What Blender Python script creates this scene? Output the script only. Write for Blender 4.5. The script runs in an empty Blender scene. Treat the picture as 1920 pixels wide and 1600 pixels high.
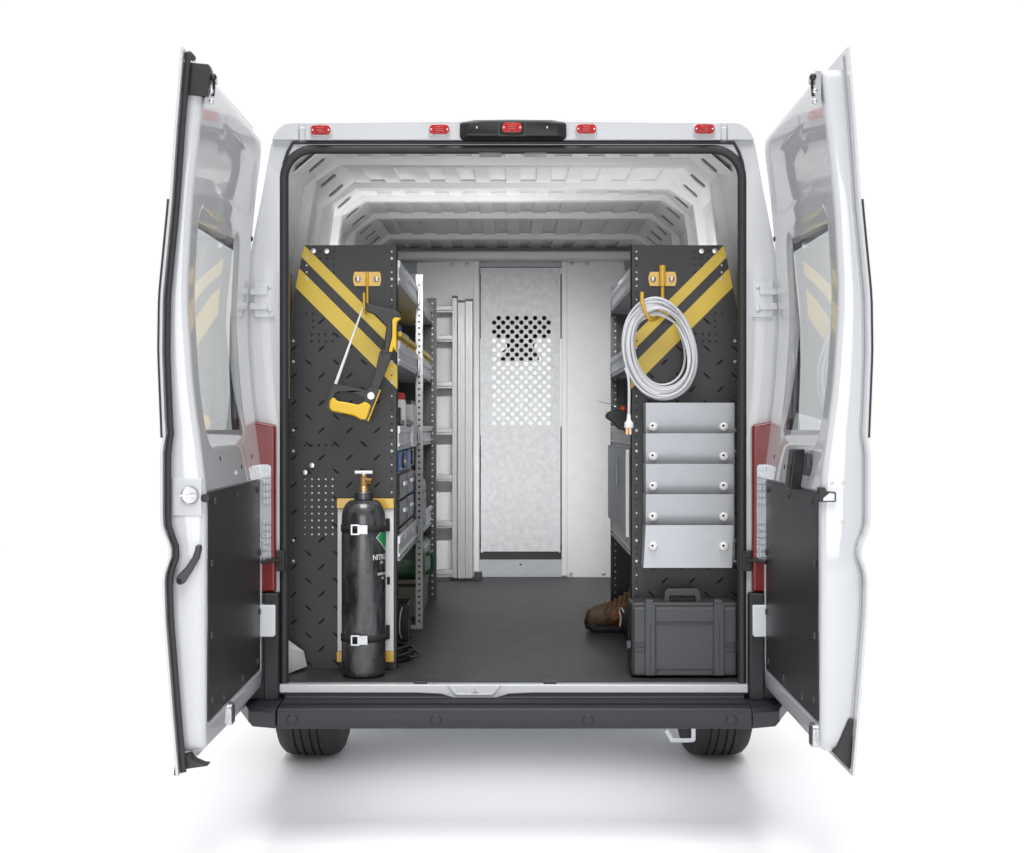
import bpy, bmesh, math, random
from mathutils import Vector, Matrix
from mathutils.geometry import tessellate_polygon
random.seed(7)
S = bpy.context.scene
C = S.collection
D, F, CX, HY, CZ = 4.3, 2365.0, 962.0, 800.0, 1.40
V = Vector
R = math.radians


def sc(y):
    return F / (D + y)


def P(px, py, y):
    """photo pixel -> world point on the plane at depth y (metres into the van from the rear opening)"""
    s = sc(y)
    return V(((px - CX) / s, y, CZ - (py - HY) / s))


def pz(pts, y):
    return [(P(a, b, y).x, P(a, b, y).z) for a, b in pts]


# ------------------------------------------------------------------ materials
def mat(name, col, rough=0.5, metal=0.0, coat=0.0, bump=0.0, bscale=60.0, var=0.0, vscale=8.0, spec=0.5, coat_rough=0.05, rvar=0.0):
    m = bpy.data.materials.new(name)
    m.use_nodes = True
    nt = m.node_tree
    b = nt.nodes['Principled BSDF']
    b.inputs['Base Color'].default_value = (*col, 1)
    b.inputs['Roughness'].default_value = rough
    b.inputs['Metallic'].default_value = metal
    b.inputs['Coat Weight'].default_value = coat
    b.inputs['Coat Roughness'].default_value = coat_rough
    b.inputs['Specular IOR Level'].default_value = spec
    tc = nt.nodes.new('ShaderNodeTexCoord')
    if var > 0 or rvar > 0:
        n = nt.nodes.new('ShaderNodeTexNoise')
        n.inputs['Scale'].default_value = vscale
        n.inputs['Detail'].default_value = 8
        n.inputs['Roughness'].default_value = 0.65
        nt.links.new(tc.outputs['Object'], n.inputs['Vector'])
        if var > 0:
            mr = nt.nodes.new('ShaderNodeMapRange')
            mr.inputs['From Min'].default_value = 0.3
            mr.inputs['From Max'].default_value = 0.7
            mr.inputs['To Min'].default_value = 1 - var
            mr.inputs['To Max'].default_value = 1 + var
            nt.links.new(n.outputs['Fac'], mr.inputs['Value'])
            mx = nt.nodes.new('ShaderNodeMix')
            mx.data_type = 'RGBA'
            mx.blend_type = 'MULTIPLY'
            mx.inputs['Factor'].default_value = 1
            mx.inputs['A'].default_value = (*col, 1)
            nt.links.new(mr.outputs['Result'], mx.inputs['B'])
            nt.links.new(mx.outputs['Result'], b.inputs['Base Color'])
        if rvar > 0:
            mr = nt.nodes.new('ShaderNodeMapRange')
            mr.inputs['From Min'].default_value = 0.3
            mr.inputs['From Max'].default_value = 0.7
            mr.inputs['To Min'].default_value = max(0.02, rough - rvar)
            mr.inputs['To Max'].default_value = rough + rvar
            nt.links.new(n.outputs['Fac'], mr.inputs['Value'])
            nt.links.new(mr.outputs['Result'], b.inputs['Roughness'])
    if bump > 0:
        n2 = nt.nodes.new('ShaderNodeTexNoise')
        n2.inputs['Scale'].default_value = bscale
        n2.inputs['Detail'].default_value = 6
        nt.links.new(tc.outputs['Object'], n2.inputs['Vector'])
        bp = nt.nodes.new('ShaderNodeBump')
        bp.inputs['Strength'].default_value = bump
        bp.inputs['Distance'].default_value = 0.002
        nt.links.new(n2.outputs['Fac'], bp.inputs['Height'])
        nt.links.new(bp.outputs['Normal'], b.inputs['Normal'])
    return m


M = {}
M['paint'] = mat('white_paint', (0.53, 0.54, 0.56), 0.30, coat=1.0, coat_rough=0.03, var=0.015, vscale=3)
M['inner_paint'] = mat('inner_white_paint', (0.80, 0.80, 0.795), 0.42, coat=0.25, coat_rough=0.2, var=0.03, vscale=5)
M['rubber'] = mat('black_rubber', (0.022, 0.022, 0.023), 0.5, bump=0.1, bscale=200)
M['trim'] = mat('black_trim_panel', (0.02, 0.02, 0.021), 0.42, bump=0.25, bscale=350, var=0.15, vscale=4)
M['plastic'] = mat('dark_plastic', (0.040, 0.042, 0.045), 0.48, bump=0.2, bscale=400, var=0.08)
M['bumper'] = mat('bumper_plastic', (0.019, 0.0205, 0.024), 0.5, bump=0.3, bscale=500, var=0.06, vscale=5)
M['black'] = mat('black_plastic', (0.014, 0.014, 0.015), 0.38)
M['soft_black'] = mat('soft_black', (0.012, 0.012, 0.012), 0.7)
M['panel'] = mat('charcoal_powder_coat', (0.035, 0.035, 0.037), 0.5, bump=0.4, bscale=250, var=0.22, vscale=4, rvar=0.08)
M['tread'] = mat('tread_mark', (0.006, 0.006, 0.006), 0.55, spec=0.25)
M['yellow'] = mat('yellow_decal', (0.62, 0.445, 0.055), 0.42, var=0.03)
M['yellow_paint'] = mat('yellow_enamel', (0.62, 0.37, 0.03), 0.32, coat=0.4)
M['yellow_plastic'] = mat('yellow_plastic', (0.72, 0.46, 0.02), 0.42)
M['bin_yellow'] = mat('yellow_bin_plastic', (0.62, 0.44, 0.02), 0.4)
M['zinc'] = mat('zinc_metal', (0.58, 0.59, 0.61), 0.35, metal=1.0)
M['chrome'] = mat('chrome', (0.42, 0.43, 0.45), 0.3, metal=1.0)
M['silver'] = mat('silver_coat', (0.58, 0.595, 0.63), 0.42, metal=0.35, var=0.03)
M['alu'] = mat('aluminium', (0.47, 0.47, 0.475), 0.38, metal=0.2, var=0.05, vscale=20)
M['galv'] = mat('galvanised_steel', (0.64, 0.65, 0.665), 0.42, metal=0.0, bump=0.05, bscale=40, var=0.13, vscale=30)
M['wing'] = mat('white_steel_panel', (0.765, 0.768, 0.770), 0.4, bump=0.04, bscale=30, var=0.04, vscale=14)
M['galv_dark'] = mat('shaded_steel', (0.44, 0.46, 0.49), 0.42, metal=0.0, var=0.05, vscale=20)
M['floor'] = mat('rubber_floor', (0.031, 0.031, 0.032), 0.48, bump=0.35, bscale=120, var=0.14, vscale=14, rvar=0.04)
M['red'] = mat('red_lens', (0.44, 0.012, 0.012), 0.18, coat=0.8)
M['tail_red'] = mat('tail_lamp_red', (0.17, 0.006, 0.006), 0.25, coat=0.3)
M['clear'] = mat('clear_lens', (0.55, 0.57, 0.61), 0.2, metal=0.25, coat=1.0)
M['reflector'] = mat('white_reflector', (0.72, 0.74, 0.78), 0.25, coat=0.6)
M['tyre'] = mat('tyre_rubber', (0.020, 0.020, 0.020), 0.7, bump=0.4, bscale=150, var=0.2, vscale=12)
M['rim'] = mat('steel_rim', (0.45, 0.45, 0.46), 0.35, metal=0.8)
M['case'] = mat('charcoal_case', (0.056, 0.060, 0.068), 0.5, bump=0.3, bscale=600, var=0.06)
M['case_dark'] = mat('dark_case_edge', (0.032, 0.032, 0.034), 0.5)
M['white_wire'] = mat('white_cable', (0.60, 0.60, 0.63), 0.4)
M['upright'] = mat('pale_upright', (0.40, 0.40, 0.395), 0.5)
M['white_plastic'] = mat('white_plastic', (0.78, 0.78, 0.78), 0.4)
M['white_bracket'] = mat('white_bracket', (0.68, 0.68, 0.69), 0.45)
M['brass'] = mat('brass', (0.62, 0.40, 0.17), 0.3, metal=0.9, var=0.1, vscale=60)
M['copper'] = mat('copper_prong', (0.42, 0.24, 0.13), 0.3, metal=0.9)
M['strap'] = mat('black_webbing', (0.015, 0.015, 0.016), 0.75, bump=0.5, bscale=700)
M['green_label'] = mat('green_label', (0.02, 0.26, 0.09), 0.4)
M['white_ink'] = mat('white_ink', (0.7, 0.7, 0.7), 0.5)
M['leather'] = mat('brown_leather', (0.10, 0.038, 0.014), 0.5, bump=0.6, bscale=90, var=0.5, vscale=22)
M['tongue'] = mat('tan_leather', (0.22, 0.09, 0.03), 0.55, bump=0.5, bscale=90, var=0.4, vscale=30)
M['suede'] = mat('worn_suede', (0.15, 0.10, 0.062), 0.8, bump=0.6, bscale=120, var=0.4, vscale=25)
M['sole'] = mat('boot_sole', (0.014, 0.013, 0.013), 0.7)
M['lace'] = mat('boot_lace', (0.22, 0.13, 0.05), 0.6)
M['orange'] = mat('orange_plastic', (0.72, 0.08, 0.01), 0.4)
M['blue'] = mat('blue_plastic', (0.03, 0.13, 0.42), 0.4)
M['deep_blue'] = mat('deep_blue_card', (0.015, 0.06, 0.28), 0.5)
M['slate_blue'] = mat('slate_blue_plastic', (0.17, 0.22, 0.36), 0.4)
M['green'] = mat('green_plastic', (0.012, 0.09, 0.030), 0.35, coat=0.3)
M['dark_green'] = mat('dark_green_plastic', (0.008, 0.06, 0.030), 0.4)
M['beige'] = mat('beige_plastic', (0.30, 0.28, 0.235), 0.5)
M['grey_door'] = mat('grey_enamel', (0.27, 0.29, 0.325), 0.4, var=0.05)
M['red_cap'] = mat('red_cap', (0.5, 0.04, 0.03), 0.4)
M['cab'] = mat('cab_plastic', (0.015, 0.015, 0.016), 0.6)
M['liner'] = mat('tan_wall_liner', (0.36, 0.28, 0.19), 0.6, var=0.1)
M['emblem_or_gap_shade'] = mat('mark_or_gap_shade', (0.42, 0.43, 0.46), 0.4, coat=0.5)
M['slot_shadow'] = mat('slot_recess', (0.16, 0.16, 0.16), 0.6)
M['hole'] = mat('hole_shadow', (0.006, 0.006, 0.006), 0.8)
M['dot'] = mat('zinc_or_hole_light', (0.55, 0.55, 0.55), 0.35, metal=0.4)

M['white_cap'] = mat('white_cap', (0.78, 0.78, 0.76), 0.08, coat=1.0)
# blackened steel of the gas bottle, scuffed
def bottle_mat():
    m = mat('black_bottle_paint', (0.02, 0.02, 0.022), 0.3, coat=0.5, coat_rough=0.12, bump=0.05, bscale=40, spec=0.6)
    nt = m.node_tree
    b = nt.nodes['Principled BSDF']
    tc = nt.nodes.new('ShaderNodeTexCoord')
    mp = nt.nodes.new('ShaderNodeMapping')
    mp.inputs['Scale'].default_value = (16, 16, 5)
    nt.links.new(tc.outputs['Object'], mp.inputs['Vector'])
    n1 = nt.nodes.new('ShaderNodeTexNoise')
    n1.inputs['Scale'].default_value = 1.6
    n1.inputs['Detail'].default_value = 10
    n1.inputs['Roughness'].default_value = 0.72
    nt.links.new(mp.outputs[0], n1.inputs['Vector'])
    n2 = nt.nodes.new('ShaderNodeTexNoise')
    n2.inputs['Scale'].default_value = 45
    n2.inputs['Detail'].default_value = 8
    nt.links.new(tc.outputs['Object'], n2.inputs['Vector'])
    r1 = nt.nodes.new('ShaderNodeValToRGB')
    r1.color_ramp.elements[0].position = 0.42
    r1.color_ramp.elements[0].color = (0.016, 0.016, 0.018, 1)
    r1.color_ramp.elements[1].position = 0.70
    r1.color_ramp.elements[1].color = (0.085, 0.088, 0.095, 1)
    nt.links.new(n1.outputs['Fac'], r1.inputs[0])
    r2 = nt.nodes.new('ShaderNodeValToRGB')
    r2.color_ramp.elements[0].position = 0.60
    r2.color_ramp.elements[0].color = (0, 0, 0, 1)
    r2.color_ramp.elements[1].position = 0.74
    r2.color_ramp.elements[1].color = (1, 1, 1, 1)
    nt.links.new(n2.outputs['Fac'], r2.inputs[0])
    mx = nt.nodes.new('ShaderNodeMix')
    mx.data_type = 'RGBA'
    nt.links.new(r2.outputs[0], mx.inputs['Factor'])
    nt.links.new(r1.outputs[0], mx.inputs['A'])
    mx.inputs['B'].default_value = (0.006, 0.006, 0.007, 1)
    nt.links.new(mx.outputs['Result'], b.inputs['Base Color'])
    mr = nt.nodes.new('ShaderNodeMapRange')
    mr.inputs['From Min'].default_value = 0.35
    mr.inputs['From Max'].default_value = 0.7
    mr.inputs['To Min'].default_value = 0.22
    mr.inputs['To Max'].default_value = 0.5
    nt.links.new(n1.outputs['Fac'], mr.inputs['Value'])
    nt.links.new(mr.outputs['Result'], b.inputs['Roughness'])
    return m


M['bottle'] = bottle_mat()


def glass_mat(name, tint, transp, ior=1.6, gain=1.3):
    m = bpy.data.materials.new(name)
    m.use_nodes = True
    nt = m.node_tree
    nt.nodes.clear()
    out = nt.nodes.new('ShaderNodeOutputMaterial')
    tr = nt.nodes.new('ShaderNodeBsdfTransparent')
    tr.inputs['Color'].default_value = (*tint, 1)
    gl = nt.nodes.new('ShaderNodeBsdfGlossy')
    gl.inputs['Roughness'].default_value = 0.02
    gl.inputs['Color'].default_value = (0.9, 0.9, 0.9, 1)
    # Schlick reflectance, the same from both sides of the pane
    ge = nt.nodes.new('ShaderNodeNewGeometry')
    dp = nt.nodes.new('ShaderNodeVectorMath')
    dp.operation = 'DOT_PRODUCT'
    nt.links.new(ge.outputs['Incoming'], dp.inputs[0])
    nt.links.new(ge.outputs['Normal'], dp.inputs[1])

    def mth(op, a, b_=None, c_=None):
        n_ = nt.nodes.new('ShaderNodeMath')
        n_.operation = op
        for k_, q_ in enumerate((a, b_, c_)):
            if q_ is None:
                continue
            if isinstance(q_, (int, float)):
                n_.inputs[k_].default_value = q_
            else:
                nt.links.new(q_, n_.inputs[k_])
        return n_.outputs[0]
    ab = mth('ABSOLUTE', dp.outputs['Value'])
    p5 = mth('POWER', mth('SUBTRACT', 1.0, ab), 5.0)
    f0 = ((ior - 1) / (ior + 1)) ** 2
    ml = nt.nodes.new('ShaderNodeMath')
    ml.operation = 'MULTIPLY_ADD'
    ml.use_clamp = True
    nt.links.new(p5, ml.inputs[0])
    ml.inputs[1].default_value = (1 - f0) * gain
    ml.inputs[2].default_value = f0 * gain + transp
    mx = nt.nodes.new('ShaderNodeMixShader')
    nt.links.new(ml.outputs[0], mx.inputs[0])
    nt.links.new(tr.outputs[0], mx.inputs[1])
    nt.links.new(gl.outputs[0], mx.inputs[2])
    nt.links.new(mx.outputs[0], out.inputs[0])
    return m


M['glass'] = glass_mat('tinted_glass', (0.96, 0.97, 0.97), 0.0, 1.25, 0.5)
M['inner_glass'] = glass_mat('inner_tinted_glass', (0.92, 0.92, 0.925), 0.0, 1.6, 1.45)
M['windscreen'] = glass_mat('clear_glass', (0.97, 0.98, 0.98), 0.0)


# ------------------------------------------------------------------ mesh builder
class MB:
    def __init__(s):
        s.v, s.f, s.m = [], [], []

    def add(s, verts, faces, m=0):
        o = len(s.v)
        s.v += [tuple(p) for p in verts]
        s.f += [tuple(i + o for i in f) for f in faces]
        s.m += [m] * len(faces)

    def box(s, x0, x1, y0, y1, z0, z1, m=0):
        vs = [(x, y, z) for x in (x0, x1) for y in (y0, y1) for z in (z0, z1)]
        s.add(vs, [(0, 1, 3, 2), (4, 6, 7, 5), (0, 4, 5, 1), (2, 3, 7, 6), (0, 2, 6, 4), (1, 5, 7, 3)], m)

    def prism(s, pts, a, b, plane='xz', m=0, holes=()):
        loops = [list(pts)] + [list(h) for h in holes]

        def w(p, t):
            return (p[0], t, p[1]) if plane == 'xz' else ((t, p[0], p[1]) if plane == 'yz' else (p[0], p[1], t))
        flat = [p for l in loops for p in l]
        n = len(flat)
        if holes:
            tr = tessellate_polygon([[V((p[0], p[1], 0)) for p in l] for l in loops])
        else:
            tr = [tuple(range(n))]
        fs = [tuple(t) for t in tr] + [tuple(i + n for i in reversed(t)) for t in tr]
        o = 0
        for l in loops:
            k = len(l)
            for i in range(k):
                j = (i + 1) % k
                fs.append((o + i, o + j, o + j + n, o + i + n))
            o += k
        s.add([w(p, a) for p in flat] + [w(p, b) for p in flat], fs, m)

    def tube(s, pts, r, seg=8, closed=False, m=0, sq=None):
        pts = [V(p) for p in pts]
        n = len(pts)
        rr = r if isinstance(r, (list, tuple)) else [r] * n
        t0 = (pts[1] - pts[0]).normalized()
        up = V((0, 0, 1)) if abs(t0.z) < 0.9 else V((1, 0, 0))
        nrm = t0.cross(up).normalized()
        vs = []
        for i in range(n):
            if closed:
                t = (pts[(i + 1) % n] - pts[i - 1]).normalized()
            else:
                t = (pts[min(i + 1, n - 1)] - pts[max(i - 1, 0)]).normalized()
            nrm = (nrm - t * nrm.dot(t)).normalized()
            bn = t.cross(nrm)
            for k in range(seg):
                a = 2 * math.pi * k / seg + (math.pi / seg if sq else 0)
                ca, sa = math.cos(a), math.sin(a)
                vs.append(pts[i] + (nrm * ca * (sq[0] if sq else 1) + bn * sa * (sq[1] if sq else 1)) * rr[i])
        fs = []
        for i in range(n if closed else n - 1):
            j = (i + 1) % n
            for k in range(seg):
                k2 = (k + 1) % seg
                fs.append((i * seg + k, i * seg + k2, j * seg + k2, j * seg + k))
        if not closed:
            fs.append(tuple(range(seg)))
            fs.append(tuple((n - 1) * seg + k for k in range(seg)))
        s.add(vs, fs, m)

    def lathe(s, prof, base, axis=(0, 0, 1), seg=24, m=0, caps=True):
        ax = V(axis).normalized()
        u = ax.orthogonal().normalized()
        w = ax.cross(u)
        base = V(base)
        vs = []
        for r, h in prof:
            for k in range(seg):
                a = 2 * math.pi * k / seg
                vs.append(base + ax * h + (u * math.cos(a) + w * math.sin(a)) * max(r, 1e-5))
        fs = []
        for i in range(len(prof) - 1):
            for k in range(seg):
                k2 = (k + 1) % seg
                fs.append((i * seg + k, i * seg + k2, (i + 1) * seg + k2, (i + 1) * seg + k))
        if caps:
            fs.append(tuple(range(seg)))
            fs.append(tuple((len(prof) - 1) * seg + k for k in range(seg)))
        s.add(vs, fs, m)

    def cyl(s, p0, p1, r, seg=12, m=0, r2=None):
        p0, p1 = V(p0), V(p1)
        d = p1 - p0
        s.lathe([(r, 0), (r if r2 is None else r2, d.length)], p0, d, seg, m)

    def dome(s, c, axis, r, h, seg=10, m=0):
        s.lathe([(r, 0), (r * 0.97, h * 0.35), (r * 0.75, h * 0.8), (r * 0.3, h)], c, axis, seg, m)

    def sphere(s, c, r, m=0, seg=16, scale=(1, 1, 1)):
        vs, fs = [], []
        n = seg // 2
        for i in range(n + 1):
            th = math.pi * i / n
            for k in range(seg):
                a = 2 * math.pi * k / seg
                vs.append((c[0] + r * scale[0] * math.sin(th) * math.cos(a), c[1] + r * scale[1] * math.sin(th) * math.sin(a), c[2] + r * scale[2] * math.cos(th)))
        for i in range(n):
            for k in range(seg):
                k2 = (k + 1) % seg
                fs.append((i * seg + k, i * seg + k2, (i + 1) * seg + k2, (i + 1) * seg + k))
        s.add(vs, fs, m)

    def loft(s, rings, m=0, closed=True, caps=True):
        n = len(rings[0])
        vs = [p for r in rings for p in r]
        fs = []
        for i in range(len(rings) - 1):
            for k in range(n if closed else n - 1):
                k2 = (k + 1) % n
                fs.append((i * n + k, i * n + k2, (i + 1) * n + k2, (i + 1) * n + k))
        if caps and closed:
            fs.append(tuple(range(n)))
            fs.append(tuple((len(rings) - 1) * n + k for k in range(n)))
        s.add(vs, fs, m)

    def build(s, name, mats, parent=None, bevel=0.0, loc=None, smooth=38, segs=2, recalc=True):
        if not isinstance(mats, (list, tuple)):
            mats = [mats]
        me = bpy.data.meshes.new(name)
        me.from_pydata(s.v, [], s.f)
        for m in mats:
            me.materials.append(M[m] if isinstance(m, str) else m)
        me.polygons.foreach_set('material_index', s.m)
        bm = bmesh.new()
        bm.from_mesh(me)
        bmesh.ops.delete(bm, geom=[v_ for v_ in bm.verts if not v_.link_faces], context='VERTS')
        bmesh.ops.remove_doubles(bm, verts=bm.verts, dist=1e-6)
        if recalc:
            bmesh.ops.recalc_face_normals(bm, faces=bm.faces)
        if loc is not None:
            bmesh.ops.translate(bm, verts=bm.verts, vec=-V(loc))
        bm.to_mesh(me)
        bm.free()
        me.polygons.foreach_set('use_smooth', [smooth > 1] * len(me.polygons))
        if smooth > 1:
            me.set_sharp_from_angle(angle=R(smooth))
        o = bpy.data.objects.new(name, me)
        C.objects.link(o)
        if loc is not None:
            o.location = loc
        if parent is not None:
            o.parent = parent
            o.matrix_parent_inverse = Matrix.Translation(-world(parent))
        if bevel > 0:
            b = o.modifiers.new('soft_edge', 'BEVEL')
            b.width = bevel
            b.segments = segs
            b.limit_method = 'ANGLE'
            b.angle_limit = R(40)
            b.harden_normals = True
            b.use_clamp_overlap = True
        return o


def world(o):
    return V(o.location) if o.parent is None else V((0, 0, 0))


def tag(o, label, cat, group=None, kind=None):
    o['label'] = label
    o['category'] = cat
    if group:
        o['group'] = group
    if kind:
        o['kind'] = kind
    return o


def thing(name, label, cat, loc, group=None):
    o = bpy.data.objects.new(name, None)
    o.empty_display_size = 0.1
    o.location = loc
    C.objects.link(o)
    return tag(o, label, cat, group, 'thing')


def dup(o, delta, parent=None):
    """copy of a part (with its sub-parts) moved by delta"""
    c = o.copy()
    C.objects.link(c)
    c.location = V(c.location) + V(delta)
    if parent is not None:
        c.parent = parent
    for ch in [x for x in bpy.data.objects if x.parent == o]:
        k = ch.copy()
        C.objects.link(k)
        k.parent = c
    return c


def lerp_table(tab, z):
    if z <= tab[0][0]:
        return tab[0][1]
    for (a, b), (c, d) in zip(tab, tab[1:]):
        if z <= c:
            t = (z - a) / (c - a)
            return b + (d - b) * t
    return tab[-1][1]


def smooth_table(tab, z, w=0.05):
    return sum(lerp_table(tab, z + w * k / 3) for k in range(-3, 4)) / 7


def sstep(a, b, x):
    t = min(1, max(0, (x - a) / (b - a)))
    return t * t * (3 - 2 * t)


def rrect(x0, x1, z0, z1, r, n=6, rb=None):
    rb = r if rb is None else rb
    pts = []
    for cx, cz, a0, rr in ((x1 - rb, z0 + rb, -90, rb), (x1 - r, z1 - r, 0, r), (x0 + r, z1 - r, 90, r), (x0 + rb, z0 + rb, 180, rb)):
        if rr < 1e-6:
            pts.append((cx, cz))
            continue
        for i in range(n + 1):
            a = R(a0 + 90 * i / n)
            pts.append((cx + rr * math.cos(a), cz + rr * math.sin(a)))
    return pts


def spline(pts, n=8):
    pts = [V(p) for p in pts]
    out = []
    for i in range(len(pts) - 1):
        p0, p1, p2, p3 = pts[max(i - 1, 0)], pts[i], pts[i + 1], pts[min(i + 2, len(pts) - 1)]
        for k in range(n):
            t = k / n
            out.append(0.5 * ((2 * p1) + (p2 - p0) * t + (2 * p0 - 5 * p1 + 4 * p2 - p3) * t * t + (3 * p1 - p0 - 3 * p2 + p3) * t ** 3))
    out.append(pts[-1])
    return out

# ------------------------------------------------------------------ ground
g = MB()
g.add([(-12, -10, 0), (12, -10, 0), (12, 10, 0), (-12, 10, 0)], [(0, 1, 2, 3)])
M['ground'] = mat('studio_floor', (0.86, 0.86, 0.87), 0.55, spec=0.3)
o = g.build('ground', 'ground')
o['kind'] = 'structure'

# ------------------------------------------------------------------ van
van = thing('cargo_van', 'white high roof cargo van seen from behind with both rear doors open', 'van', (0, 2.4, 0))

OUT = [(0.985, 0.50), (1.005, 0.80), (1.0, 1.1), (0.978, 1.4), (0.935, 1.75), (0.893, 2.0), (0.853, 2.2), (0.826, 2.355), (0.815, 2.385), (0.796, 2.415), (0.765, 2.433)]
ROOF = [(0.45, 2.442), (0.0, 2.446)]


def section(y):
    ztop = lerp_table([(0.0, 2.446), (0.35, 2.475), (4.0, 2.48), (4.25, 2.43), (5.05, 1.34), (5.5, 1.15), (5.75, 0.9)], y)
    wf = lerp_table([(0, 1.0), (4.1, 1.0), (4.6, 0.99), (5.1, 0.95), (5.55, 0.86), (5.75, 0.7)], y)
    half = OUT + ROOF
    pts = []
    for x, z in half:
        zz = 0.5 + (z - 0.5) * (ztop - 0.5) / (2.446 - 0.5)
        pts.append((x * wf, zz))
    return pts + [(-x, z) for x, z in reversed(pts[:-1])]


ys = [0.0, 0.35, 0.62] + [0.74 + 0.09 * i for i in range(9)] + [1.65, 2.4, 3.3, 4.0, 4.25, 4.45, 4.65, 4.85, 5.05, 5.3, 5.5, 5.65, 5.75]
b = MB()
secs = [section(y) for y in ys]
n = len(secs[0])
vs = [(x, y, z) for y, s_ in zip(ys, secs) for x, z in s_]
fs = []
glass_f = []
for i in range(len(ys) - 1):
    for k in range(n - 1):
        f = (i * n + k, i * n + k + 1, (i + 1) * n + k + 1, (i + 1) * n + k)
        c = sum((V(vs[j]) for j in f), V()) / 4
        if 4.25 < c.y < 5.05 and 9 <= k <= n - 11:
            glass_f.append(f)
            continue
        if (abs(c.y - 1.1) < 0.38 or abs(c.y - 4.72) < 0.38) and c.z < 0.7 and abs(c.x) > 0.8:
            continue
        fs.append(f)
b.add(vs, fs)
b.add([vs[(len(ys) - 1) * n + k] for k in range(n)], [tuple(range(n))])
b.build('body_shell', 'paint', van, smooth=50)
b = MB()
b.add(vs, glass_f)
b.build('windscreen', 'windscreen', van)

# rear frame: the ring between the outer section and the door opening
OPX, OPT, OPB = 0.787, 2.353, 0.524
outer = [(x, z) for x, z in section(0.0)]
outer = [(p[0] * 0.999, p[1] - 0.001) for p in outer]
hole = rrect(-OPX, OPX, OPB, OPT, 0.105, 8, 0.004)
b = MB()
b.prism(outer, -0.004, 0.055, 'xz', 0, [hole])
b.build('rear_frame', 'paint', van, bevel=0.004)
# roof cap above the opening
b = MB()
zb = 2.372
cap = [(-0.706, zb), (0.706, zb), (0.706, 2.432), (0.30, 2.4375), (0, 2.439), (-0.30, 2.4375), (-0.706, 2.432)]
b.prism(cap, -0.022, 0.05, 'xz')
b.build('roof_cap', 'paint', van, bevel=0.004)
for sx in (-1, 1):
    b = MB()
    c2 = [(0.728, zb), (0.8195, zb), (0.811, 2.392), (0.796, 2.413), (0.775, 2.428), (0.752, 2.433), (0.728, 2.433)]
    b.prism([(sx * x, z) for x, z in c2], -0.020, 0.05, 'xz')
    b.prism([(sx * x, z) for x, z in [(0.7062, zb + 0.001), (0.7278, zb + 0.001), (0.7278, 2.418), (0.7062, 2.418)]], -0.012, 0.05, 'xz')
    b.build('roof_cap_corner', 'paint', van, bevel=0.004)
# seals
b = MB()
p_out = [P(530, 330, -0.006), P(533, 305, -0.006), P(540, 284, -0.006), P(549, 268.5, -0.006)] + [P(x, 267.5, -0.006) for x in (575, 700, 960, 1200, 1350)] + [P(1376, 268.5, -0.006), P(1385, 284, -0.006), P(1392, 305, -0.006), P(1396, 330, -0.006)]
b.tube(p_out, 0.0055, 8)
b.build('drip_seal', 'rubber', van)
b = MB()
path = rrect(-OPX + 0.006, OPX - 0.006, OPB + 0.003, OPT - 0.008, 0.10, 10, 0.0)
path = [(OPX - 0.006, 0.95)] + path[1:-1] + [(-OPX + 0.006, 0.95), (-OPX + 0.006, OPB + 0.003)]
path = [(OPX - 0.006, OPB + 0.003)] + path
b.tube([(x, 0.002, z) for x, z in path], 0.0155, 12)
b.build('door_opening_seal', 'rubber', van)

# interior lining -------------------------------------------------------
IP = [(0.70, 2.437), (0.795, 2.355), (0.83, 2.12), (0.868, 1.85), (0.90, 1.5), (0.92, 1.1), (0.92, 0.53)]
roof_prof = []
per = 0.1265
k = -5
xs = []
for k in range(-5, 6):
    x0 = k * per
    xs += [(x0 - per * 0.27, 2.440), (x0 - per * 0.235, 2.428), (x0 + per * 0.235, 2.428), (x0 + per * 0.27, 2.440)]
prof = [(-x, z) for x, z in reversed(IP)] + xs + IP
b = MB()
b.loft([[(x, y, z) for x, z in prof] for y in (0.05, 1.0, 2.0, 2.98)], closed=False)
b.build('cargo_lining', 'inner_paint', van, smooth=25, recalc=False)
# pressed ribs and inner wall sheet detail
for sx in (-1, 1):
    for y in (0.78, 1.55, 2.15, 2.75):
        b = MB()
        rng = [(0.79, 2.30), (0.823, 2.12), (0.861, 1.85), (0.893, 1.5), (0.911, 1.1), (0.911, 0.56)]
        for (xa, za), (xb, zb2) in zip(rng, rng[1:]):
            b.loft([[(sx * (xa + 0.012), y - 0.05, za), (sx * xa, y - 0.03, za), (sx * xa, y + 0.03, za), (sx * (xa + 0.012), y + 0.05, za)],
                    [(sx * (xb + 0.012), y - 0.05, zb2), (sx * xb, y - 0.03, zb2), (sx * xb, y + 0.03, zb2), (sx * (xb + 0.012), y + 0.05, zb2)]], closed=False)
        b.build('wall_pressing', 'inner_paint', van)
    b = MB()
    b.box(sx * 0.90 - 0.01, sx * 0.90 + 0.01, 0.07, 2.95, 1.30, 1.36)
    b.build('wall_rail', 'inner_paint', van, bevel=0.004)

# roof bows with wall ribs
BI = [(0.660, 2.403), (0.760, 2.338), (0.792, 2.10), (0.83, 1.84), (0.862, 1.5), (0.882, 1.1), (0.882, 0.54)]
BO = [(x + 0.042, z + (0.035 if i < 2 else 0)) for i, (x, z) in enumerate(BI)]


def bow(y0, w):
    m = MB()
    inner = [(-x, z) for x, z in reversed(BI)] + BI
    outr = [(-x, z) for x, z in reversed(BO)] + BO
    for lo, hi, ya, yb in ((inner, outr, y0 + w * 0.06, y0 + w),):
        r0 = [(x, ya, z) for x, z in lo]
        r1 = [(x, yb - w * 0.1, z) for x, z in lo]
        q0 = [(x, y0, z) for x, z in hi]
        q1 = [(x, yb, z) for x, z in hi]
        m.loft([q0, r0, r1, q1], closed=False)
    return m.build('roof_bow', 'inner_paint', van, bevel=0.006, smooth=20)


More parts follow.
